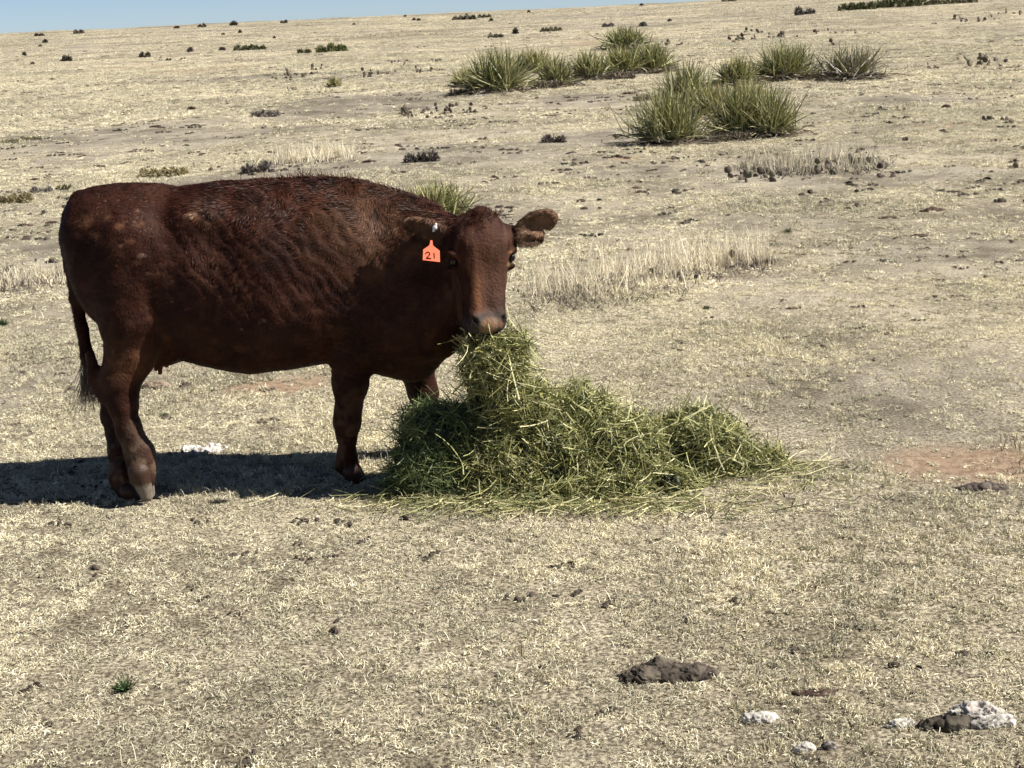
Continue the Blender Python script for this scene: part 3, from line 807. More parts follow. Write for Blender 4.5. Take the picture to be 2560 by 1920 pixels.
    f2 = Field(np.minimum(ca, cb) - .03, np.maximum(ca, cb) + .03, .003); f2.cone(ca, cb, .0055, .0055, .002); f2.ell((ca + cb) / 2, (.010, .008, .010), .003)
    tv, tq = f2.mesh(); mk('ear_clip', tv - off, tq, M_metal, root, cols=np.tile([.75, .75, .75], (len(tv), 1)), smooth=True)
    return root
cow = build_cow()

# ------------------------------------------------------------------ hay
GREENS = [(.27, .26, .09), (.36, .34, .125), (.16, .17, .058), (.47, .46, .22), (.64, .60, .34), (.38, .39, .16), (.11, .125, .045)]
def hay(name, label, blobs, nst, nlf, pal, wst=.0034, seed=1, cols_core=(.045, .05, .02), flow=None, group=None):
    """blobs: (centre, radii); a matted core, painted dark as the shade in the hollows, with stems and leaf bits lying over and sticking out of it"""
    rg = np.random.default_rng(seed)
    C = np.array([b[0] for b in blobs]); Rr = np.array([b[1] for b in blobs])
    base = np.array([C[:, 0].mean(), C[:, 1].mean(), 0])
    root = empty(name, base, label, 'hay', group)
    lo = (C - Rr).min(0) - .06; hi = (C + Rr).max(0) + .06; lo[2] = max(lo[2], -.05)
    fd = Field(lo, hi, .012)
    for c, r in blobs: fd.ell(c, r * .86, .05)
    v, q = fd.mesh(); n = vnormals(v, q)
    v = v + n * ((fbm(v * 11, 3, seed) - .52) * .17 + (fbm(v * 55, 2, seed + 5) - .5) * .04)[:, None]
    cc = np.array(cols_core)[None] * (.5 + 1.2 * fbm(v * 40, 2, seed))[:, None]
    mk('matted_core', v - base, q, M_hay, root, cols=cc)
    fn = unit(np.cross(v[q[:, 2]] - v[q[:, 0]], v[q[:, 3]] - v[q[:, 1]])); fc = v[q].mean(1)
    ok = fc[:, 2] > .0
    hol = fbm(fc * np.array([9, 9, 12]) + 5, 3, seed + 21)
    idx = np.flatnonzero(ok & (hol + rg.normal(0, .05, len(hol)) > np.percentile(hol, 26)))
    def strands(N, lmin, lmax, wid, out, K, lift, pals, nm, bend=.5):
        p = rg.choice(idx, N); b = fc[p] + rg.normal(0, .012, (N, 3)); nn = fn[p]
        if np.isnan(nn).any(): nn = np.nan_to_num(nn)
        d = rg.normal(size=(N, 3)) * np.array([1, 1, .75])
        if flow is not None: d = d + np.array(flow) * 1.2
        d = d - nn * (d * nn).sum(1, keepdims=True); d = unit(d) + nn * rg.normal(lift, out, (N, 1)); d = unit(d)
        L = rg.uniform(lmin, lmax, N) ** 1.0
        b = b + nn * (np.abs(rg.normal(0, .018, (N, 1))) + .004) - d * (L * .5)[:, None]
        cb = rg.normal(0, bend, (N, 3)); P_ = [b.copy()]; x_ = b
        for k in range(K - 1):
            d = unit(d + cb / (K - 1) - nn * (.35 / (K - 1))); x_ = x_ + d * (L / (K - 1))[:, None]; P_.append(x_.copy())
        P_ = np.stack(P_, 1); P_[..., 2] = np.maximum(P_[..., 2], .008 + .02 * rg.uniform(size=(N, 1)))
        wd = wid * rg.uniform(.6, 1.4, N)[:, None] * np.linspace(1, .6, K)[None]
        vv, qq = ribbons(P_, wd, rg=rg)
        c = np.array(pals)[rg.integers(0, len(pals), N)] * rg.uniform(.65, 1.25, N)[:, None]
        o = mk(nm, vv - base, qq, M_hay, root, cols=rcols(c, K)); o['kind'] = 'stuff'; return o
    strands(nst, .05, .17, wst, .22, 5, .03, pal, 'stems')
    strands(nst // 6, .12, .28, wst * 1.25, .28, 6, .08, [p for p in pal if p[0] > .25] or pal, 'long_stems', .8)
    strands(nst // 3, .03, .08, wst * .8, .5, 3, .15, pal, 'broken_stems')
    strands(nlf, .010, .024, .008, .6, 3, .1, [(p[0] * .75, p[1] * .78, p[2] * .75) for p in pal if p[0] < .3], 'leaves', 1.2)
    return root, base
def B(px, py, Y, rx, ry, rz): return (W(px, py, Y), np.array([rx, ry, rz]))
hay('hay_heap', 'broad mound of green alfalfa hay on the turf under the cow\'s head',
    [B(1270, 1150, 5.92, .22, .28, .19), B(1400, 1120, 5.95, .24, .26, .21), B(1320, 1060, 5.97, .16, .2, .16), B(1450, 1040, 6.02, .10, .16, .12), B(1530, 1130, 5.95, .22, .25, .16),
     B(1640, 1190, 5.88, .26, .24, .08), B(1300, 1240, 5.76, .30, .16, .08), B(1520, 1238, 5.74, .27, .18, .11), B(1400, 1240, 5.70, .2, .14, .09), B(1620, 1235, 5.78, .2, .14, .06), B(1250, 1040, 5.97, .12, .15, .14),
     B(1760, 1120, 6.03, .20, .22, .135), B(1700, 1150, 6.0, .16, .2, .12), B(1850, 1160, 6.02, .17, .18, .08), B(1940, 1185, 5.98, .13, .13, .035)],
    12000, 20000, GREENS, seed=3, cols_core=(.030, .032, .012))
hay('hay_clump', 'rounded darker green hay clump at the left end of the mound, nearest the foreleg',
    [B(1090, 1130, 5.93, .155, .17, .17), B(1060, 1190, 5.88, .13, .15, .10), B(1140, 1110, 5.95, .10, .14, .15), B(1120, 1205, 5.83, .18, .13, .07)],
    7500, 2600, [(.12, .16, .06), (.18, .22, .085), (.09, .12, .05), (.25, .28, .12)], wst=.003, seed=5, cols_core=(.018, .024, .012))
hay('hay_mouthful', 'hanging column of hay gripped in the cow\'s mouth above the mound',
    [B(1210, 866, 5.80, .055, .05, .04), B(1222, 905, 5.82, .066, .06, .055), B(1238, 950, 5.86, .078, .08, .07), B(1250, 1005, 5.90, .10, .10, .085), B(1280, 868, 5.82, .045, .04, .022), B(1275, 930, 5.86, .05, .05, .045)],
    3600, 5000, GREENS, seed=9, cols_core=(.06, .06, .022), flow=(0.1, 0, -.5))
# loose stems strewn around the heap, lying on the turf
def strewn():
    rg = np.random.default_rng(77); N = 1900
    px = np.concatenate([rg.normal(1430, 260, 1200), rg.normal(1930, 110, 400), rg.normal(1150, 130, 300)])
    py = np.concatenate([rg.normal(1272, 13, 1200), rg.normal(1190, 24, 400), rg.normal(1262, 12, 300)])
    b = np.stack([G(a, c) for a, c in zip(px, np.clip(py, 1170, 1325))]); b[:, 2] += rg.uniform(.012, .04, N)
    az = rg.uniform(0, 6.283, N); L = rg.uniform(.03, .16, N); P_ = [b]; x_ = b.copy(); z0 = rg.normal(0, .12, N)
    for k in range(4):
        d = np.stack([np.cos(az), np.sin(az), z0], -1); x_ = x_ + d * (L / 4)[:, None]; P_.append(x_.copy()); az = az + rg.normal(0, .2, N)
    P_ = np.stack(P_, 1); P_[..., 2] = np.maximum(P_[..., 2], .012)
    vv, qq = ribbons(P_, .0034 * rg.uniform(.6, 1.3, (N, 1)) * np.ones((1, 5)), rg=rg)
    pal = np.array([(.56, .51, .27), (.38, .36, .17), (.25, .26, .11), (.64, .59, .36), (.16, .17, .07)])
    o = mk('strewn_hay', vv, qq, M_hay, cols=rcols(pal[rg.integers(0, 5, N)] * rg.uniform(.7, 1.2, (N, 1)), 5))
    tag(o, 'loose yellow-green hay stems strewn on the turf along the front of the mound', kind='stuff')
strewn()

# ------------------------------------------------------------------ yuccas
YG = [(.20, .21, .085), (.26, .265, .11), (.14, .155, .06), (.42, .39, .20), (.33, .31, .14), (.10, .11, .05)]
YY = [(.38, .33, .13), (.30, .27, .10), (.20, .21, .08), (.42, .37, .2), (.16, .18, .06)]
YD = [(.22, .18, .13), (.15, .115, .08), (.30, .26, .20), (.10, .08, .06), (.18, .16, .13)]
def yucca(px, py, hpx, wpx, label, pal=YG, nl=190, dead=130, seed=0):
    g = G(px, py); s = ppm(g[1]); h = hpx / s; hw = wpx / s / 2
    rg = np.random.default_rng(900 + seed)
    root = empty('yucca', g, label, 'yucca', 'yucca plants on the pasture')
    def blades(nm, N, el0, el1, pw, pal_, lf, wid, z0, sag, spread):
        ct = rg.uniform(0, 1, N); el = el0 + (el1 - el0) * ct ** pw; az = rg.uniform(0, 6.283, N)
        L = lf * rg.uniform(.6, 1.1, N) / np.sqrt((np.cos(el) / hw) ** 2 + (np.sin(el) / h) ** 2)
        b = np.stack([rg.normal(0, spread * hw, N), rg.normal(0, spread * hw, N), z0 + rg.uniform(0, .12, N) * h], -1)
        d = np.stack([np.cos(el) * np.cos(az), np.cos(el) * np.sin(az), np.sin(el)], -1)
        P_ = [b]; x_ = b.copy(); K = 5
        for k in range(K - 1):
            d = unit(d + rg.normal(0, sag * .3, (N, 3)) - np.array([0, 0, sag * .35])); x_ = x_ + d * (L / (K - 1))[:, None]; P_.append(x_.copy())
        P_ = np.stack(P_, 1); P_[..., 2] = np.maximum(P_[..., 2], .01)
        wd = wid * rg.uniform(.7, 1.3, N)[:, None] * np.array([.9, 1, .8, .55, .1])[None]
        vv, qq = ribbons(P_, wd, rg=rg)
        c = np.array(pal_)[rg.integers(0, len(pal_), N)] * rg.uniform(.75, 1.3, N)[:, None]
        c2 = np.repeat(c[:, None], K, 1); c2[:, -1] = c2[:, -1] * .5 + np.array([.38, .34, .16]) * .5; c2[:, 0] *= 1.2
        o = mk(nm, vv, qq, M_yucca, root, cols=np.repeat(c2.reshape(-1, 3), 2, 0)); o['kind'] = 'stuff'
    blades('green_leaves', nl, .12, 1.5, .75, pal, 1.0, .0145 * max(1, g[1] / 19), .05 * h, .16, .24)
    blades('dead_leaves', dead, -.1, .55, 1, YD, .75, .015 * max(1, g[1] / 19), .0, .45, .38)
    return root
yl = [
 (1672, 358, 132, 160, 'yucca with upright bright green blades, front left of the nearer right-hand group', YG, 230),
 (1848, 342, 128, 128, 'bright spiky yucca in the front of the nearer group, left of its rightmost front plant', YG, 220),
 (1925, 340, 118, 120, 'rightmost front yucca of the nearer group', YG, 200),
 (1718, 272, 112, 120, 'yucca just behind the front left one, its pale tips showing above it', YG, 170),
 (1785, 292, 72, 110, 'low olive yucca filling the gap in the middle of the nearer group', YY, 150),
 (1870, 268, 62, 110, 'low olive yucca behind the two front right ones', YY, 130),
 (1842, 212, 66, 92, 'yellowish yucca at the back of the nearer group', YY + YG, 150),
 (1962, 198, 82, 145, 'dark green fan-shaped yucca standing right behind the nearer group', YG, 200),
 (2128, 198, 75, 155, 'half dead grey-brown yucca mound, farthest right of the yuccas', YD + YG[:2], 140),
 (1166, 218, 46, 70, 'small yellowed yucca at the left edge of the farther group', YY, 110),
 (1242, 232, 102, 140, 'big rounded green yucca on the left of the farther group', YG, 240),
 (1335, 180, 52, 105, 'dry topped yucca behind and right of the big rounded one', YY, 130),
 (1390, 216, 66, 84, 'small green yucca in the middle of the farther group, low in front', YG, 140),
 (1474, 200, 66, 88, 'green yucca left of the farther group\'s two right-hand plants', YG, 150),
 (1552, 184, 62, 100, 'yucca with dead brown skirt near the right end of the farther group', YY + YG, 170),
 (1625, 180, 66, 110, 'green yucca at the very right end of the farther group', YG, 190),
 (1565, 124, 52, 112, 'yucca rising above the others at the top right of the farther group', YG, 150),
 (1085, 545, 84, 200, 'yucca mostly hidden behind the cow\'s neck, only its tips showing', YY + YG, 150),
 (836, 220, 26, 32, 'tiny lone green tuft of yucca above the cow\'s back', YG, 60),
]
for k, (a, b, c, d, lab, pal, nl) in enumerate(yl):
    yucca(a, b, c * 1.06, d * 1.36, lab, pal, int(nl * 3.4), dead=(300 if 'half dead' in lab else 380 if nl > 70 else 20), seed=k)

# ------------------------------------------------------------------ standing dry grass
def tall_grass(name, label, spots, n, hmin, hmax, pal, under=.3, seed=0, wid=.004, group='stands of tall dry grass'):
    """spots: (px, py, half width px, half depth m)"""
    rg = np.random.default_rng(400 + seed)
    g0 = G(spots[0][0], spots[0][1]); root = empty(name, g0, label, 'dry grass', group)
    cnt = np.array([s[2] for s in spots], float); cnt = (cnt / cnt.sum() * n).astype(int)
    bb = []
    for (px, py, hw, hd), c in zip(spots, cnt):
        g = G(px, py); r = hw / ppm(g[1])
        x_ = g[0] + r * np.clip(rg.normal(0, .5, c), -1.2, 1.2); y_ = g[1] + hd * np.clip(rg.normal(0, .5, c), -1.2, 1.2)
        # stems come in tussocks
        tx = g[0] + r * rg.uniform(-1, 1, 24); ty = g[1] + hd * rg.uniform(-1, 1, 24); j = rg.integers(0, 24, c); w_ = (rg.uniform(size=c) < .7)
        x_ = np.where(w_, tx[j] + rg.normal(0, .05, c), x_); y_ = np.where(w_, ty[j] + rg.normal(0, .05, c), y_)
        bb.append(np.stack([x_, y_, terrain(x_, y_)], -1))
    b = np.concatenate(bb); N = len(b)
    def grow(nm, b, h0, h1, pal_, el0, bend, wd_):
        N = len(b); K = 5; el = np.clip(rg.normal(el0, .24, N), .2, 1.57); az = rg.uniform(0, 6.283, N); L = h0 + (h1 - h0) * rg.uniform(0, 1, N) ** 2.0
        d = np.stack([np.cos(el) * np.cos(az), np.cos(el) * np.sin(az), np.sin(el)], -1); P_ = [b]; x_ = b.copy(); cb = rg.normal(0, bend, (N, 3))
        for k in range(K - 1):
            d = unit(d + cb / K); x_ = x_ + d * (L / (K - 1))[:, None]; P_.append(x_.copy())
        P_ = np.stack(P_, 1) ; wd = wd_ * rg.uniform(.6, 1.3, N)[:, None] * np.linspace(1, .4, K)[None]
        vv, qq = ribbons(P_, wd, rg=rg); c = np.array(pal_)[rg.integers(0, len(pal_), N)] * rg.uniform(.75, 1.15, N)[:, None]
        o = mk(nm, vv - g0, qq, M_straw, root, cols=rcols(c, K)); o['kind'] = 'stuff'
    grow('stems', b, hmin, hmax, pal, 1.38, .35, wid)
    if under:
        j = rg.integers(0, N, int(N * under)); b2 = b[j] + rg.normal(0, .04, (len(j), 3)) * [1, 1, 0]
        b2[:, 1] -= rg.uniform(0, .4, len(j)); b2[:, 2] = terrain(b2[:, 0], b2[:, 1])
        grow('shade_thatch', b2, .03, .10, [(.12, .10, .09), (.07, .055, .05), (.17, .14, .115)], .8, 1.2, wid * 1.6)  # low thatch coloured dark to stand in for shadow at the stems' foot
    return root
PALE = [(.78, .70, .51), (.84, .78, .62), (.68, .60, .43), (.58, .52, .39)]
tall_grass('dry_grass_stand', 'large stand of pale tall dry grass right of the cow\'s head',
           [(1420, 725, 75, .5), (1500, 700, 100, .6), (1600, 690, 110, .6), (1700, 665, 100, .5), (1800, 650, 90, .45), (1880, 650, 45, .3), (1350, 735, 40, .4)], 2500, .04, .27, PALE, 1.0, seed=1, wid=.0036)
tall_grass('dry_grass_stand', 'thin tall stems shooting up from the middle of the large grass stand', [(1690, 655, 30, .2), (1905, 640, 8, .1)], 30, .30, .46, PALE, under=0, seed=2, wid=.004)
tall_grass('dry_grass_stand', 'pale grass stand growing among cactus pads on the right, below the front yuccas',
           [(1930, 418, 60, .8), (2020, 415, 80, .9), (2130, 405, 70, .8), (1880, 420, 30, .5)], 1300, .04, .28, PALE, 1.0, seed=3, wid=.007)
tall_grass('dry_grass_stand', 'dry grass stand at the left edge behind the cow\'s tail', [(40, 705, 60, .4), (120, 700, 60, .4)], 900, .04, .15, PALE, .9, seed=4, wid=.0042)
tall_grass('dry_grass_stand', 'sparse pale grass stand just above the middle of the cow\'s back', [(750, 398, 60, .8), (840, 394, 50, .8)], 800, .08, .28, PALE, .4, seed=5, wid=.007)
tall_grass('dry_grass_stand', 'few thin dry stems in the foreground above the big cow pat', [(1690, 1552, 40, .12), (1640, 1500, 60, .2)], 26, .06, .20, PALE, 0, seed=6, wid=.0016)
tall_grass('dry_grass_stand', 'ring of grey grass stubs left of the cactus, near the right edge', [(2545, 1128, 30, .12)], 60, .03, .08, [(.2, .17, .12), (.4, .35, .25), (.6, .54, .36)], .5, seed=7, wid=.004)

# ------------------------------------------------------------------ prickly pear
def pad_mesh(seed):
    rg = np.random.default_rng(seed); nu, nv = 8, 4; vs = [(0, 0, 0)]
    for i in range(1, nv):
        t = i / nv
        for j in range(nu):
            a = 6.2832 * j / nu
            w_ = math.sin(math.pi * t ** .85) ** .7 * .38
            vs.append((w_ * math.cos(a) * (1 + rg.normal(0, .04)), w_ * math.sin(a) * .32, t + rg.normal(0, .01)))
    vs.append((0, 0, 1)); f = []
    q = [(1 + i * nu + j, 1 + i * nu + (j + 1) % nu, 1 + (i + 1) * nu + (j + 1) % nu, 1 + (i + 1) * nu + j) for i in range(nv - 2) for j in range(nu)]
    tr = [(0, 1 + (j + 1) % nu, 1 + j) for j in range(nu)] + [(len(vs) - 1, 1 + (nv - 2) * nu + j, 1 + (nv - 2) * nu + (j + 1) % nu) for j in range(nu)]
    c = np.tile(np.array([(.12, .095, .072), (.14, .12, .085), (.09, .07, .058), (.15, .14, .09)][seed % 4]), (len(vs), 1))
    o = mk('pad', np.array(vs), [np.array(q), np.array(tr)], M_pad, cols=c, smooth=True, link=False); return o.data
PADS = [pad_mesh(k) for k in range(6)]
def cactus(px, py, wpx, n, padpx, label, seed, depth=.25):
    rg = np.random.default_rng(1200 + seed); g = G(px, py); s = ppm(g[1]); hw = wpx / s / 2; ps = padpx / s
    root = empty('prickly_pear', g, label, 'cactus', 'prickly pear patches in the pasture')
    prev = []
    n = int(n * 1.6)
    for k in range(n):
        sc = ps * rg.uniform(.7, 1.2); o = bpy.data.objects.new('pad', PADS[rg.integers(0, 6)]); SC.collection.objects.link(o); o.parent = root
        if prev and rg.uniform() < .22:
            b, zr, tl, s0 = prev[rg.integers(0, len(prev))]
            loc = b + np.array([math.sin(tl) * s0 * .85, 0, math.cos(tl) * s0 * .85]); t2 = tl + rg.normal(0, .6)
        else:
            x_ = hw * (-1 + 2 * (k + rg.uniform(.2, .8)) / n); y_ = rg.normal(0, depth); loc = np.array([x_, y_, float(terrain(g[0] + x_, g[1] + y_)) - g[2] - .22 * sc]); t2 = rg.normal(0, .55)
        zr = rg.uniform(-.9, .9); o.location = loc; o.rotation_euler = (rg.normal(0, .35), t2, zr); o.scale = (sc, sc, sc)
        if len(prev) < n and loc[2] < ps * .4: prev.append((loc, zr, t2, sc))
    return root
cl = [
 (1885, 446, 105, 13, 22, 'prickly pear patch at the left end of the right-hand grass stand', .3),
 (2065, 428, 60, 7, 24, 'prickly pear pads in the middle of the right-hand grass stand', .3),
 (2160, 416, 50, 6, 22, 'pair of dark prickly pear pads right of the middle of the grass stand', .15),
 (2196, 410, 28, 5, 21, 'stacked round prickly pear pads at the right end of the grass stand', .1),
 (1880, 664, 90, 9, 22, 'prickly pear pads at the right foot of the large dry grass stand', .12),
 (1700, 690, 110, 10, 18, 'purplish prickly pear pads buried low in the large dry grass stand', .15),
 (1470, 722, 180, 10, 14, 'withered prickly pear pads under the left half of the large grass stand', .2),
 (2264, 353, 18, 2, 17, 'two small round prickly pear pads standing alone on the right', .05),
 (2525, 420, 22, 2, 17, 'grey-green prickly pear pads alone near the right edge', .05),
 (2475, 162, 120, 14, 17, 'dark prickly pear row near the upper right edge', .8),
 (2340, 172, 40, 5, 11, 'little prickly pear group left of the dark row, upper right', .4),
 (1040, 287, 90, 12, 15, 'prickly pear row left of centre, above the cow\'s neck', .6),
 (1145, 275, 95, 12, 13, 'prickly pear row below the farther yuccas', .6),
 (950, 186, 70, 10, 10, 'small prickly pear patch left of the farther yuccas, lower one', .8),
 (1075, 178, 65, 9, 10, 'small prickly pear patch just left of the farther yuccas', .8),
 (1000, 155, 45, 7, 8, 'tiny prickly pear scraps high left of the farther yuccas', 1.2),
 (1085, 153, 40, 6, 8, 'tiny prickly pear scraps beside the previous ones, slightly right', 1.2),
 (735, 190, 85, 12, 12, 'prickly pear patch above the cow\'s back, with a taller clump', 1.0),
 (790, 177, 25, 4, 11, 'pair of prickly pear pads right above the taller patch', .5),
 (728, 224, 26, 4, 10, 'small prickly pear below the patch above the cow\'s back', .3),
 (1690, 113, 70, 9, 11, 'low prickly pear patch just right of the topmost yucca', 1.2),
 (1865, 100, 80, 10, 11, 'low prickly pear patch above the dark fan yucca, left one', 1.2),
 (1955, 94, 75, 10, 12, 'low prickly pear patch above the dark fan yucca, right one', 1.2),
 (2085, 84, 90, 10, 9, 'flat prickly pear strip above the half dead yucca', 1.2),
 (2450, 50, 110, 12, 10, 'far prickly pear strip close to the upper right corner', 2.0),
 (2540, 34, 45, 6, 10, 'dark prickly pear at the upper right corner', 1.5),
 (1880, 80, 40, 6, 9, 'small dark cactus lumps high above the fan yucca', 1.2),
 (2400, 150, 1, 1, 10, 'single tiny prickly pear pad right of the half dead yucca', .1),
 (2080, 114, 16, 3, 12, 'tiny cactus lump above the half dead yucca', .2),
 (2488, 302, 60, 6, 18, 'low cactus clump at the right edge beside the reddish soil streak', .2),
 (2230, 278, 80, 6, 12, 'flat dark cactus remains right of the large yucca', .3),
]
for k, (a, b, c, n_, p_, lab, dp) in enumerate(cl): cactus(a, b, c, n_, p_, lab, k, dp)

# ------------------------------------------------------------------ dung, stones
def lumps(name, label, cat, px, py, wpx, hpx, pieces, colr, mat, seed, group=None, h=.006, flat=.5, ramp=None):
    """a low heap made of irregular fused pieces; wpx/hpx are its width and its visible height"""
    rg = np.random.default_rng(2000 + seed); g = G(px, py); s = ppm(g[1]); hw = wpx / s / 2; hz = hpx / s
    root = g; lo = np.array([-hw - .03, -hw * flat - .04, -.02]); hi = np.array([hw + .03, hw * flat + .04, hz + .03])
    fd = Field(lo, hi, h)
    fd.ell((0, 0, 0), (hw * .92, hw * flat * .8, hz * .72), .01)
    for k in range(pieces):
        t = -1 + 2 * (k + .5) / pieces; prof = math.sqrt(max(0, 1 - (t * .9) ** 2))
        r = np.array([hw / pieces * rg.uniform(1.2, 1.9), hw * flat * prof * rg.uniform(.6, .95), max(hz * prof * rg.uniform(.5, .95), .008)])
        r[0] = min(r[0], hw * .8)
        fd.ell((t * hw * .85, rg.normal(0, .1) * hw, 0), r, .014)
    v, q = fd.mesh(); n = vnormals(v, q)
    sz = min(hw, .15)
    cr = np.abs(fbm(v * (3.2 / sz), 3, seed) - .5); crack = np.clip(1 - cr * 14, 0, 1)
    v = v + n * ((fbm(v * (2.6 / sz), 3, seed + 3) - .5) * sz * .16 + (fbm(v * (14 / sz), 2, seed + 4) - .5) * sz * .05 - crack * sz * .05)[:, None]
    nc = pieces * 4; cp = np.stack([rg.uniform(-hw, hw, nc), rg.normal(0, hw * flat * .5, nc), rg.uniform(-.01, hz, nc)], -1)
    vj = v + (np.stack([fbm(v * 40 + k * 9, 2, seed + 30 + k) for k in range(3)], -1) - .5) * sz * .35
    dd = np.linalg.norm((vj[:, None] - cp[None]) * np.array([1, 1, 1.6]), axis=2); o2 = np.sort(dd, 1)[:, :2]; cid = dd.argmin(1)
    gap = np.clip(1 - (o2[:, 1] - o2[:, 0]) / (sz * .06), 0, 1); off_ = rg.uniform(-1, 1, nc)[cid]
    ro = 2.0 if name == 'bleached_crust' else 1.0
    v = v + (n * .35 + np.array([0, 0, .65])) * (off_ * sz * .040 * ro - gap * sz * .060 * ro)[:, None]
    if ro > 1: v = v + n * ((fbm(v * (8 / sz), 3, seed + 41) - .55) * sz * .22)[:, None]
    v[:, 2] = np.where(v[:, 2] > 0, v[:, 2] * .8, v[:, 2])
    c = np.array(colr)[None] * (.55 + .9 * fbm(v * (6 / sz), 3, seed + 9))[:, None] * rg.uniform(.7, 1.3, nc)[cid][:, None] * (1 - .8 * gap[:, None])
    if ro > 1:
        dk = np.clip((fbm(v * (9 / sz), 3, seed + 51) - .58) * 9, 0, .85)[:, None]; c = c * (1 - dk) + np.array([[.07, .055, .045]]) * dk
    if ramp is not None:
        t = np.clip((fbm(v * (3 / sz), 2, seed + 13) - .45) * 6, 0, 1)[:, None]; c = c * (1 - t) + np.array(ramp)[None] * t
    o = mk(name, v, q, mat, cols=c, smooth=False); o.location = g
    return tag(o, label, cat, group)
DB = (.10, .072, .05)
CP = 'cow pats lying in the turf'
lumps('cow_pat', 'large lumpy dark brown cow pat in the foreground', 'cow pat', 1668, 1690, 272, 54, 6, (.066, .053, .043), M_dung, 1, CP, h=.0038, flat=.42, ramp=(.12, .10, .075))
lumps('cow_pat', 'ragged dark cow pat by the right edge, below the reddish soil', 'cow pat', 2455, 1222, 130, 26, 5, (.10, .08, .068), M_dung, 2, CP, flat=.45)
small = [
 (2131, 510, 40, 10, 'flat dark cow pat right of centre below the cactus grass stand'),
 (2222, 545, 48, 9, 'thin dark cow pat one step below and right of the flat one'),
 (2298, 592, 48, 13, 'arched dark cow pat at right, lowest of the three in a line'),
 (2330, 528, 64, 18, 'ragged dark dung heap with pale grass behind it, at right'),
 (60, 566, 42, 12, 'brown cow pat left of the cow\'s rump'),
 (130, 560, 34, 12, 'dark cow pat touching the outline of the cow\'s rump on the left'),
 (924, 406, 36, 10, 'dark cow pat above the cow\'s withers'),
 (1573, 235, 34, 9, 'small dark pat between the two yucca groups'),
 (480, 274, 24, 13, 'reddish brown dung lump far left above the back'),
 (388, 318, 30, 9, 'dark flat pat above the cow\'s hips'),
 (118, 446, 22, 8, 'small black pat left above the rump, right one of two'),
 (88, 450, 24, 8, 'small black pat left above the rump, left one of two'),
 (2020, 318, 34, 9, 'dark pat at the right foot of the largest yucca'),
 (2020, 220, 24, 7, 'small pat below the half dead yucca'),
 (1985, 772, 40, 9, 'thin dark pat right of the large grass stand, low'),
 (1590, 472, 30, 7, 'small dark pat between the cow\'s ear and the front yuccas'),
 (2365, 270, 24, 14, 'grey lump of dung in the upper right field'),
 (1010, 432, 26, 9, 'dark crumb of dung above the tagged ear'),
 (1475, 467, 30, 7, 'flat black pat above the large grass stand'),
 (2040, 1735, 110, 14, 'broken dark dung crust near the lower right, left of the white lumps'),
]
for k, (a, b, c, d, lab) in enumerate(small): lumps('cow_pat', lab, 'cow pat', a, b, c, d, 3, (.075, .05, .036), M_dung, 10 + k, CP, h=.007 if b > 300 else .012, flat=.4)
WL = (.46, .43, .38)
WG = 'bleached white crusts in the foreground'
lumps('bleached_crust', 'flat white bleached crust between the cow\'s legs', 'dung crust', 495, 1131, 150, 20, 6, (.62, .58, .53), M_rock, 40, WG, flat=.45, h=.005)
lumps('bleached_crust', 'small broken crust at the left tip of the white crust between the legs', 'dung crust', 432, 1138, 44, 9, 3, (.55, .48, .38), M_rock, 41, WG, flat=.5, h=.004, ramp=(.06, .045, .03))
lumps('bleached_crust', 'white crumbly crust low on the right, left of the larger ones', 'dung crust', 1898, 1804, 96, 40, 4, WL, M_rock, 42, WG, h=.004, ramp=(.5, .47, .42))
lumps('bleached_crust', 'small grey white crust at the bottom right', 'dung crust', 2012, 1876, 56, 34, 3, (.45, .42, .38), M_rock, 43, WG, h=.004, ramp=(.5, .47, .42))
lumps('bleached_crust', 'small black and grey crust right of the bottom one', 'dung crust', 2072, 1872, 42, 30, 3, (.06, .05, .045), M_rock, 44, WG, h=.004, ramp=(.3, .28, .25))
lumps('bleached_crust', 'low white crust left of the black lump at the lower right', 'dung crust', 2250, 1814, 76, 32, 3, WL, M_rock, 45, WG, h=.004)
lumps('black_dung_lump', 'coal black crumbled dung between white crusts at the lower right', 'dung lump', 2365, 1820, 150, 50, 5, (.022, .018, .015), M_dung, 46, h=.0045, flat=.5, ramp=(.07, .06, .045))
lumps('bleached_crust', 'large cracked white crust behind the black dung at the lower right', 'dung crust', 2440, 1792, 165, 62, 5, (.46, .43, .38), M_rock, 47, WG, h=.0045, flat=.4, ramp=(.42, .38, .34))
lumps('bleached_crust', 'white crust tapering right, nearest the lower right edge', 'dung crust', 2480, 1812, 125, 42, 4, (.50, .47, .42), M_rock, 48, WG, h=.0045, flat=.4)
lumps('stone', 'rounded brown stone behind the cow\'s hind leg, under the udder', 'stone', 390, 972, 66, 36, 2, (.22, .17, .125), M_rock, 49, h=.006, flat=.6)

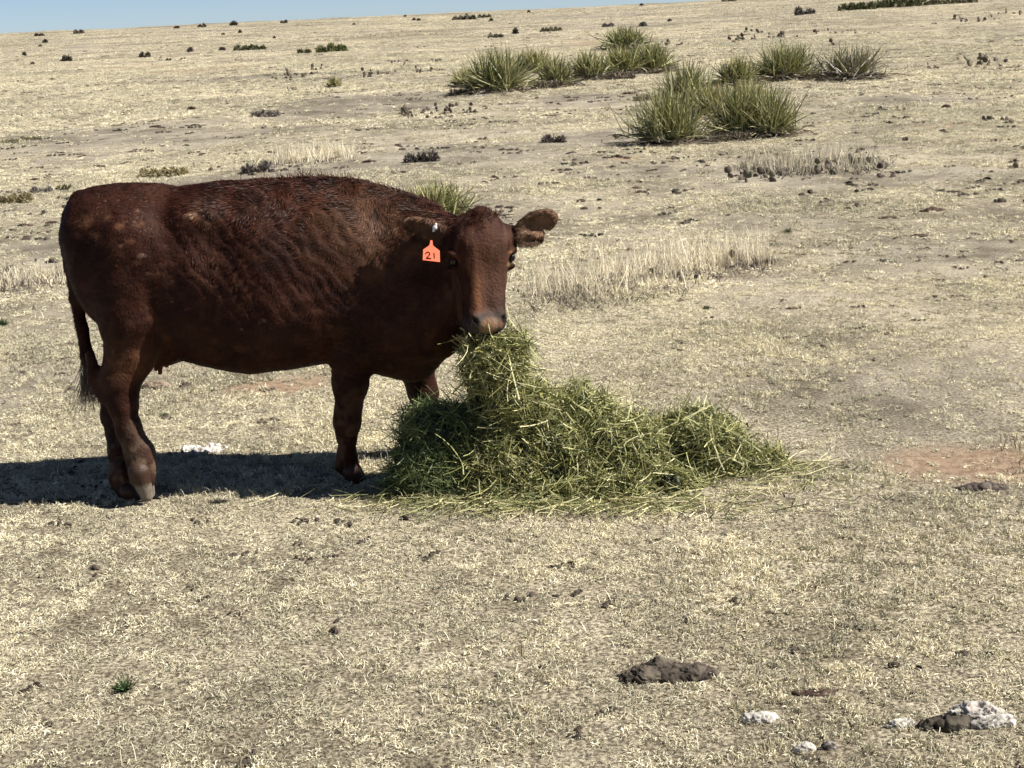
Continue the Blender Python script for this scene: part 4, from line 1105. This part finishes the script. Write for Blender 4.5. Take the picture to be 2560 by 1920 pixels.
# ------------------------------------------------------------------ bushes and weeds
def bush(name, label, cat, px, py, wpx, hpx, pal, seed, n=260, leaf=.05, group=None, spiky=.4, twig=0):
    rg = np.random.default_rng(3000 + seed); g = G(px, py); s = ppm(g[1]); hw = wpx / s / 2; h = hpx / s
    root = empty(name, g, label, cat, group)
    nl = max(1, int(wpx / max(hpx, 1) * 1.3)); cx = np.linspace(-1, 1, nl) * hw * (1 - 1 / (nl + .5)) if nl > 1 else np.zeros(1)
    lr = hw / max(nl, 1) * 1.25; lh = h * rg.uniform(.65, 1.0, nl); j = rg.integers(0, nl, n)
    u = unit(rg.normal(size=(n, 3))); u[:, 2] = np.abs(u[:, 2]); rad = rg.uniform(.25, 1, n) ** .5
    b = np.stack([cx[j] + u[:, 0] * lr * rad, u[:, 1] * max(lr, hw * .5) * rad, u[:, 2] * lh[j] * rad * .95], -1)
    d = unit(u * np.array([1, 1, 1.2]) + rg.normal(0, spiky, (n, 3))); L = leaf * h * rg.uniform(.5, 1.5, n)
    P_ = np.stack([b - d * (L * .5)[:, None], b, b + d * (L * .5)[:, None]], 1)
    P_[..., 2] = np.clip(P_[..., 2], 0, None)
    wd = (L * .32)[:, None] * np.array([[.7, 1, .3]])
    vv, qq = ribbons(P_, wd, rg=rg); c = np.array(pal)[rg.integers(0, len(pal), n)] * rg.uniform(.7, 1.3, n)[:, None]
    o = mk('foliage', vv, qq, M_bush, root, cols=rcols(c, 3)); o['kind'] = 'stuff'
    ns = 10 + twig; az = rg.uniform(0, 6.283, ns); el = rg.uniform(.3, 1.4, ns); Ls = h * rg.uniform(.5, 1.0 + (.25 if twig else 0), ns)
    b0 = np.stack([rg.uniform(-.7, .7, ns) * hw, rg.normal(0, .2, ns) * hw, np.zeros(ns)], -1)
    d = np.stack([np.cos(el) * np.cos(az) * .7, np.cos(el) * np.sin(az), np.sin(el)], -1)
    P_ = np.stack([b0, b0 + d * (Ls * .5)[:, None], b0 + unit(d + rg.normal(0, .3, (ns, 3))) * Ls[:, None]], 1)
    vv, qq = ribbons(P_, np.full((ns, 3), .05 * h) * np.array([[1, .8, .4]]), rg=rg)
    o = mk('twigs', vv, qq, M_bush, root, cols=np.tile([.11, .085, .065], (len(vv), 1))); o['kind'] = 'stuff'
    return root
DK = [(.07, .06, .045), (.10, .085, .06), (.05, .045, .035)]
OL = [(.11, .12, .05), (.15, .15, .07), (.08, .09, .04), (.2, .19, .1)]
TAN = [(.30, .25, .12), (.22, .18, .09), (.38, .33, .18), (.14, .12, .06)]
GY = [(.16, .14, .13), (.22, .2, .18), (.10, .09, .085), (.28, .25, .22)]
BG = 'distant bushes on the pasture'
bl = [
 (98, 90, 22, 9, DK, 'flat dark bush on the skyline, farthest left'),
 (197, 84, 24, 10, DK, 'rounded dark bush on the skyline, second from the left'),
 (442, 71, 13, 8, DK, 'spiky little weed on the skyline left of centre'),
 (505, 68, 18, 10, DK, 'two-humped dark weed on the skyline'),
 (585, 64, 18, 12, DK, 'domed dark bush on the skyline above the cow\'s back'),
 (710, 58, 16, 9, DK, 'domed dark bush on the skyline right of the previous dome'),
 (113, 107, 10, 12, DK, 'small dark bush below the left skyline bushes, upper one of two'),
 (101, 117, 9, 7, DK, 'tiny dark bush below the left skyline bushes, lower one of two'),
 (61, 139, 8, 10, DK, 'tiny weed near the left edge under the skyline'),
 (167, 153, 24, 15, DK, 'dark grey bush on the left third of the field'),
 (82, 160, 9, 7, DK, 'tiny dark speck of a bush left of the dark grey bush'),
 (362, 143, 25, 14, [(.09, .085, .06), (.13, .12, .08)], 'dark dome bush in the left field, darkest there'),
 (476, 130, 12, 16, GY, 'thin grey weed with a stalk, left field'),
 (556, 126, 15, 11, DK, 'small dark bush left of the long olive bush'),
 (612, 126, 50, 17, OL, 'long olive bush in the left field, left half of a pair'),
 (650, 124, 26, 15, OL, 'olive bush joined to the right end of the long one'),
 (422, 151, 12, 6, DK, 'tiny dark bush right of the darkest dome, first of two'),
 (458, 149, 12, 6, DK, 'tiny dark bush right of the darkest dome, second of two'),
 (600, 82, 7, 9, DK, 'tiny dark bush under the domed skyline bush'),
 (558, 87, 8, 6, DK, 'tiny dark bush left under the domed skyline bush'),
 (686, 96, 7, 6, DK, 'tiny dark bush below the right domed skyline bush'),
 (760, 133, 32, 14, OL, 'small olive bush left of the bright green strip'),
 (828, 130, 72, 22, [(.17, .19, .07), (.22, .23, .1), (.12, .14, .05)], 'long bright green bush in the field above the cow'),
 (885, 62, 7, 6, DK, 'tiny dark bush below the skyline near the centre left'),
 (1013, 42, 6, 6, DK, 'tiny dark bush on the skyline left of the long dark bush'),
 (1035, 51, 8, 7, DK, 'left one of two dark specks left of the long dark bush'),
 (1047, 52, 9, 7, DK, 'right one of two dark specks left of the long dark bush'),
 (1160, 49, 56, 14, DK + OL[:1], 'long dark bush high in the middle of the field'),
 (1211, 44, 32, 10, DK + OL[:1], 'shorter dark bush right of the long dark bush'),
 (1228, 53, 9, 8, DK, 'tiny dark bush below the shorter dark bush'),
 (1322, 32, 6, 8, DK, 'tiny upright bush on the skyline right of centre'),
 (1604, 14, 9, 7, DK, 'tiny square bush on the skyline right of centre'),
 (1240, 94, 36, 13, GY + OL, 'grey-olive dome bush above the farther yuccas'),
 (1289, 85, 12, 16, DK, 'small cone-shaped bush above the farther yuccas'),
 (1378, 78, 52, 12, OL + DK, 'low dark olive bush strip above the farther yuccas'),
 (1520, 67, 26, 12, GY, 'grey bush left above the topmost yucca'),
 (1608, 66, 16, 14, GY, 'grey upright bush right above the topmost yucca'),
 (1674, 53, 10, 7, DK, 'tiny dark bush right above the topmost yucca'),
 (1997, 38, 20, 20, GY, 'thin grey bush upper right, left one of a pair'),
 (2024, 35, 26, 16, GY, 'thin grey bush upper right, right one of a pair'),
 (1822, 4, 36, 8, DK, 'dark bush on the skyline touching the top edge'),
 (2142, 25, 88, 22, OL, 'olive bush strip at the top right, left end'),
 (2250, 17, 130, 24, OL, 'olive bush strip at the top right, middle'),
 (2380, 9, 120, 16, OL + DK, 'olive bush strip at the top right, right end'),
]
for k, (a, b, c, d, pal, lab) in enumerate(bl):
    bush('distant_bush', lab, 'bush', a, b, c * 1.0, d * 1.12, [tuple(q_ * .85 for q_ in p_) for p_ in pal], k, n=int(160 + c * 8), leaf=.30, group=BG)
bush('tan_shrub', 'tan and olive shrub just above the cow\'s hips', 'shrub', 410, 440, 118, 26, TAN, 60, 1400, .22)
bush('tan_shrub', 'tan shrub at the left edge level with the cow\'s rump', 'shrub', 34, 508, 88, 30, TAN, 61, 1200, .22)
bush('grey_shrub', 'low purplish grey shrub left above the rump', 'shrub', 105, 482, 52, 18, GY, 62, 500, .3, twig=14)
bush('grey_shrub', 'low dark shrub right of the purplish one, above the rump', 'shrub', 162, 475, 42, 16, TAN + DK, 63, 400, .3)
bush('grey_shrub', 'grey twiggy shrub in the upper left field', 'shrub', 665, 292, 70, 20, GY, 64, 500, .3, twig=24)
bush('grey_shrub', 'tangled grey shrub above the middle of the back', 'shrub', 645, 432, 72, 34, GY, 65, 420, .3, twig=40)
bush('dead_brush', 'low heap of dead brown brush above the withers', 'brush', 1055, 404, 80, 30, GY + DK, 66, 600, .35, twig=40)
bush('dead_brush', 'small grey brush heap in the centre, right of the brown one', 'brush', 1385, 356, 52, 24, GY + DK, 67, 400, .35, twig=24)
bush('olive_shrub', 'olive shrub at the far left edge, upper field', 'shrub', 25, 358, 50, 14, TAN + OL, 68, 350, .3)
bush('olive_shrub', 'long olive shrub at the left, right of the edge one', 'shrub', 78, 350, 50, 14, TAN + OL, 69, 350, .3)
bush('dead_brush', 'brown dead brush at the left foot of the farther yuccas', 'brush', 1170, 236, 90, 20, YD, 71, 700, .4, twig=20)
bush('dead_brush', 'dead leaf litter under the middle of the farther yuccas', 'brush', 1330, 222, 130, 24, YD, 72, 900, .4, twig=24)
bush('dead_brush', 'dead leaf litter under the widest farther yucca', 'brush', 1510, 200, 150, 24, YD, 73, 900, .4, twig=24)
bush('dead_brush', 'dark dead leaf litter under the two big front yuccas', 'brush', 1780, 352, 190, 26, YD, 74, 1200, .4, twig=30)
bush('dead_brush', 'flattened dead brush left of the front yuccas', 'brush', 1640, 250, 110, 18, YD + GY, 75, 700, .4, twig=20)
def weed(label, px, py, wpx, hpx, seed, pal=((.05, .09, .03), (.08, .12, .045), (.04, .07, .03))):
    rg = np.random.default_rng(5000 + seed); g = G(px, py); s = ppm(g[1]); hw = wpx / s / 2; h = hpx / s; n = 130
    root = empty('green_weed', g, label, 'weed', 'green weeds in the dry turf')
    az = rg.uniform(0, 6.283, n); el = rg.uniform(.25, 1.4, n); L = rg.uniform(.5, 1.05, n) / np.sqrt((np.cos(el) / hw) ** 2 + (np.sin(el) / h) ** 2)
    d = np.stack([np.cos(el) * np.cos(az), np.cos(el) * np.sin(az), np.sin(el)], -1); P_ = [np.zeros((n, 3))]; x_ = P_[0].copy() + rg.normal(0, .12, (n, 3)) * [hw, hw, 0]
    P_ = [x_.copy()]
    for k in range(4):
        d = unit(d + rg.normal(0, .25, (n, 3))); x_ = x_ + d * (L / 4)[:, None]; P_.append(x_.copy())
    P_ = np.stack(P_, 1); P_[..., 2] = np.maximum(P_[..., 2], .003)
    vv, qq = ribbons(P_, .08 * h * np.array([[.5, 1, 1.1, .8, .2]]) * np.ones((n, 1)), rg=rg)
    o = mk('leaves', vv, qq, M_bush, root, cols=rcols(np.array(pal)[rg.integers(0, len(pal), n)] * rg.uniform(.7, 1.4, (n, 1)), 5)); o['kind'] = 'stuff'
weed('bright green weed tuft standing alone at the lower left', 312, 1728, 70, 42, 1)
weed('flat green weed between the cow\'s hind and front legs', 412, 1042, 48, 12, 2)
weed('green weed cut by the left edge at mid height', 8, 815, 40, 22, 3)
weed('low green weed right of the head, below the large grass stand', 1765, 772, 44, 10, 4, ((.09, .11, .05), (.12, .13, .07)))
weed('low green weed right of the tall thin grass stems', 1968, 582, 46, 12, 5, ((.09, .11, .05), (.12, .13, .07)))
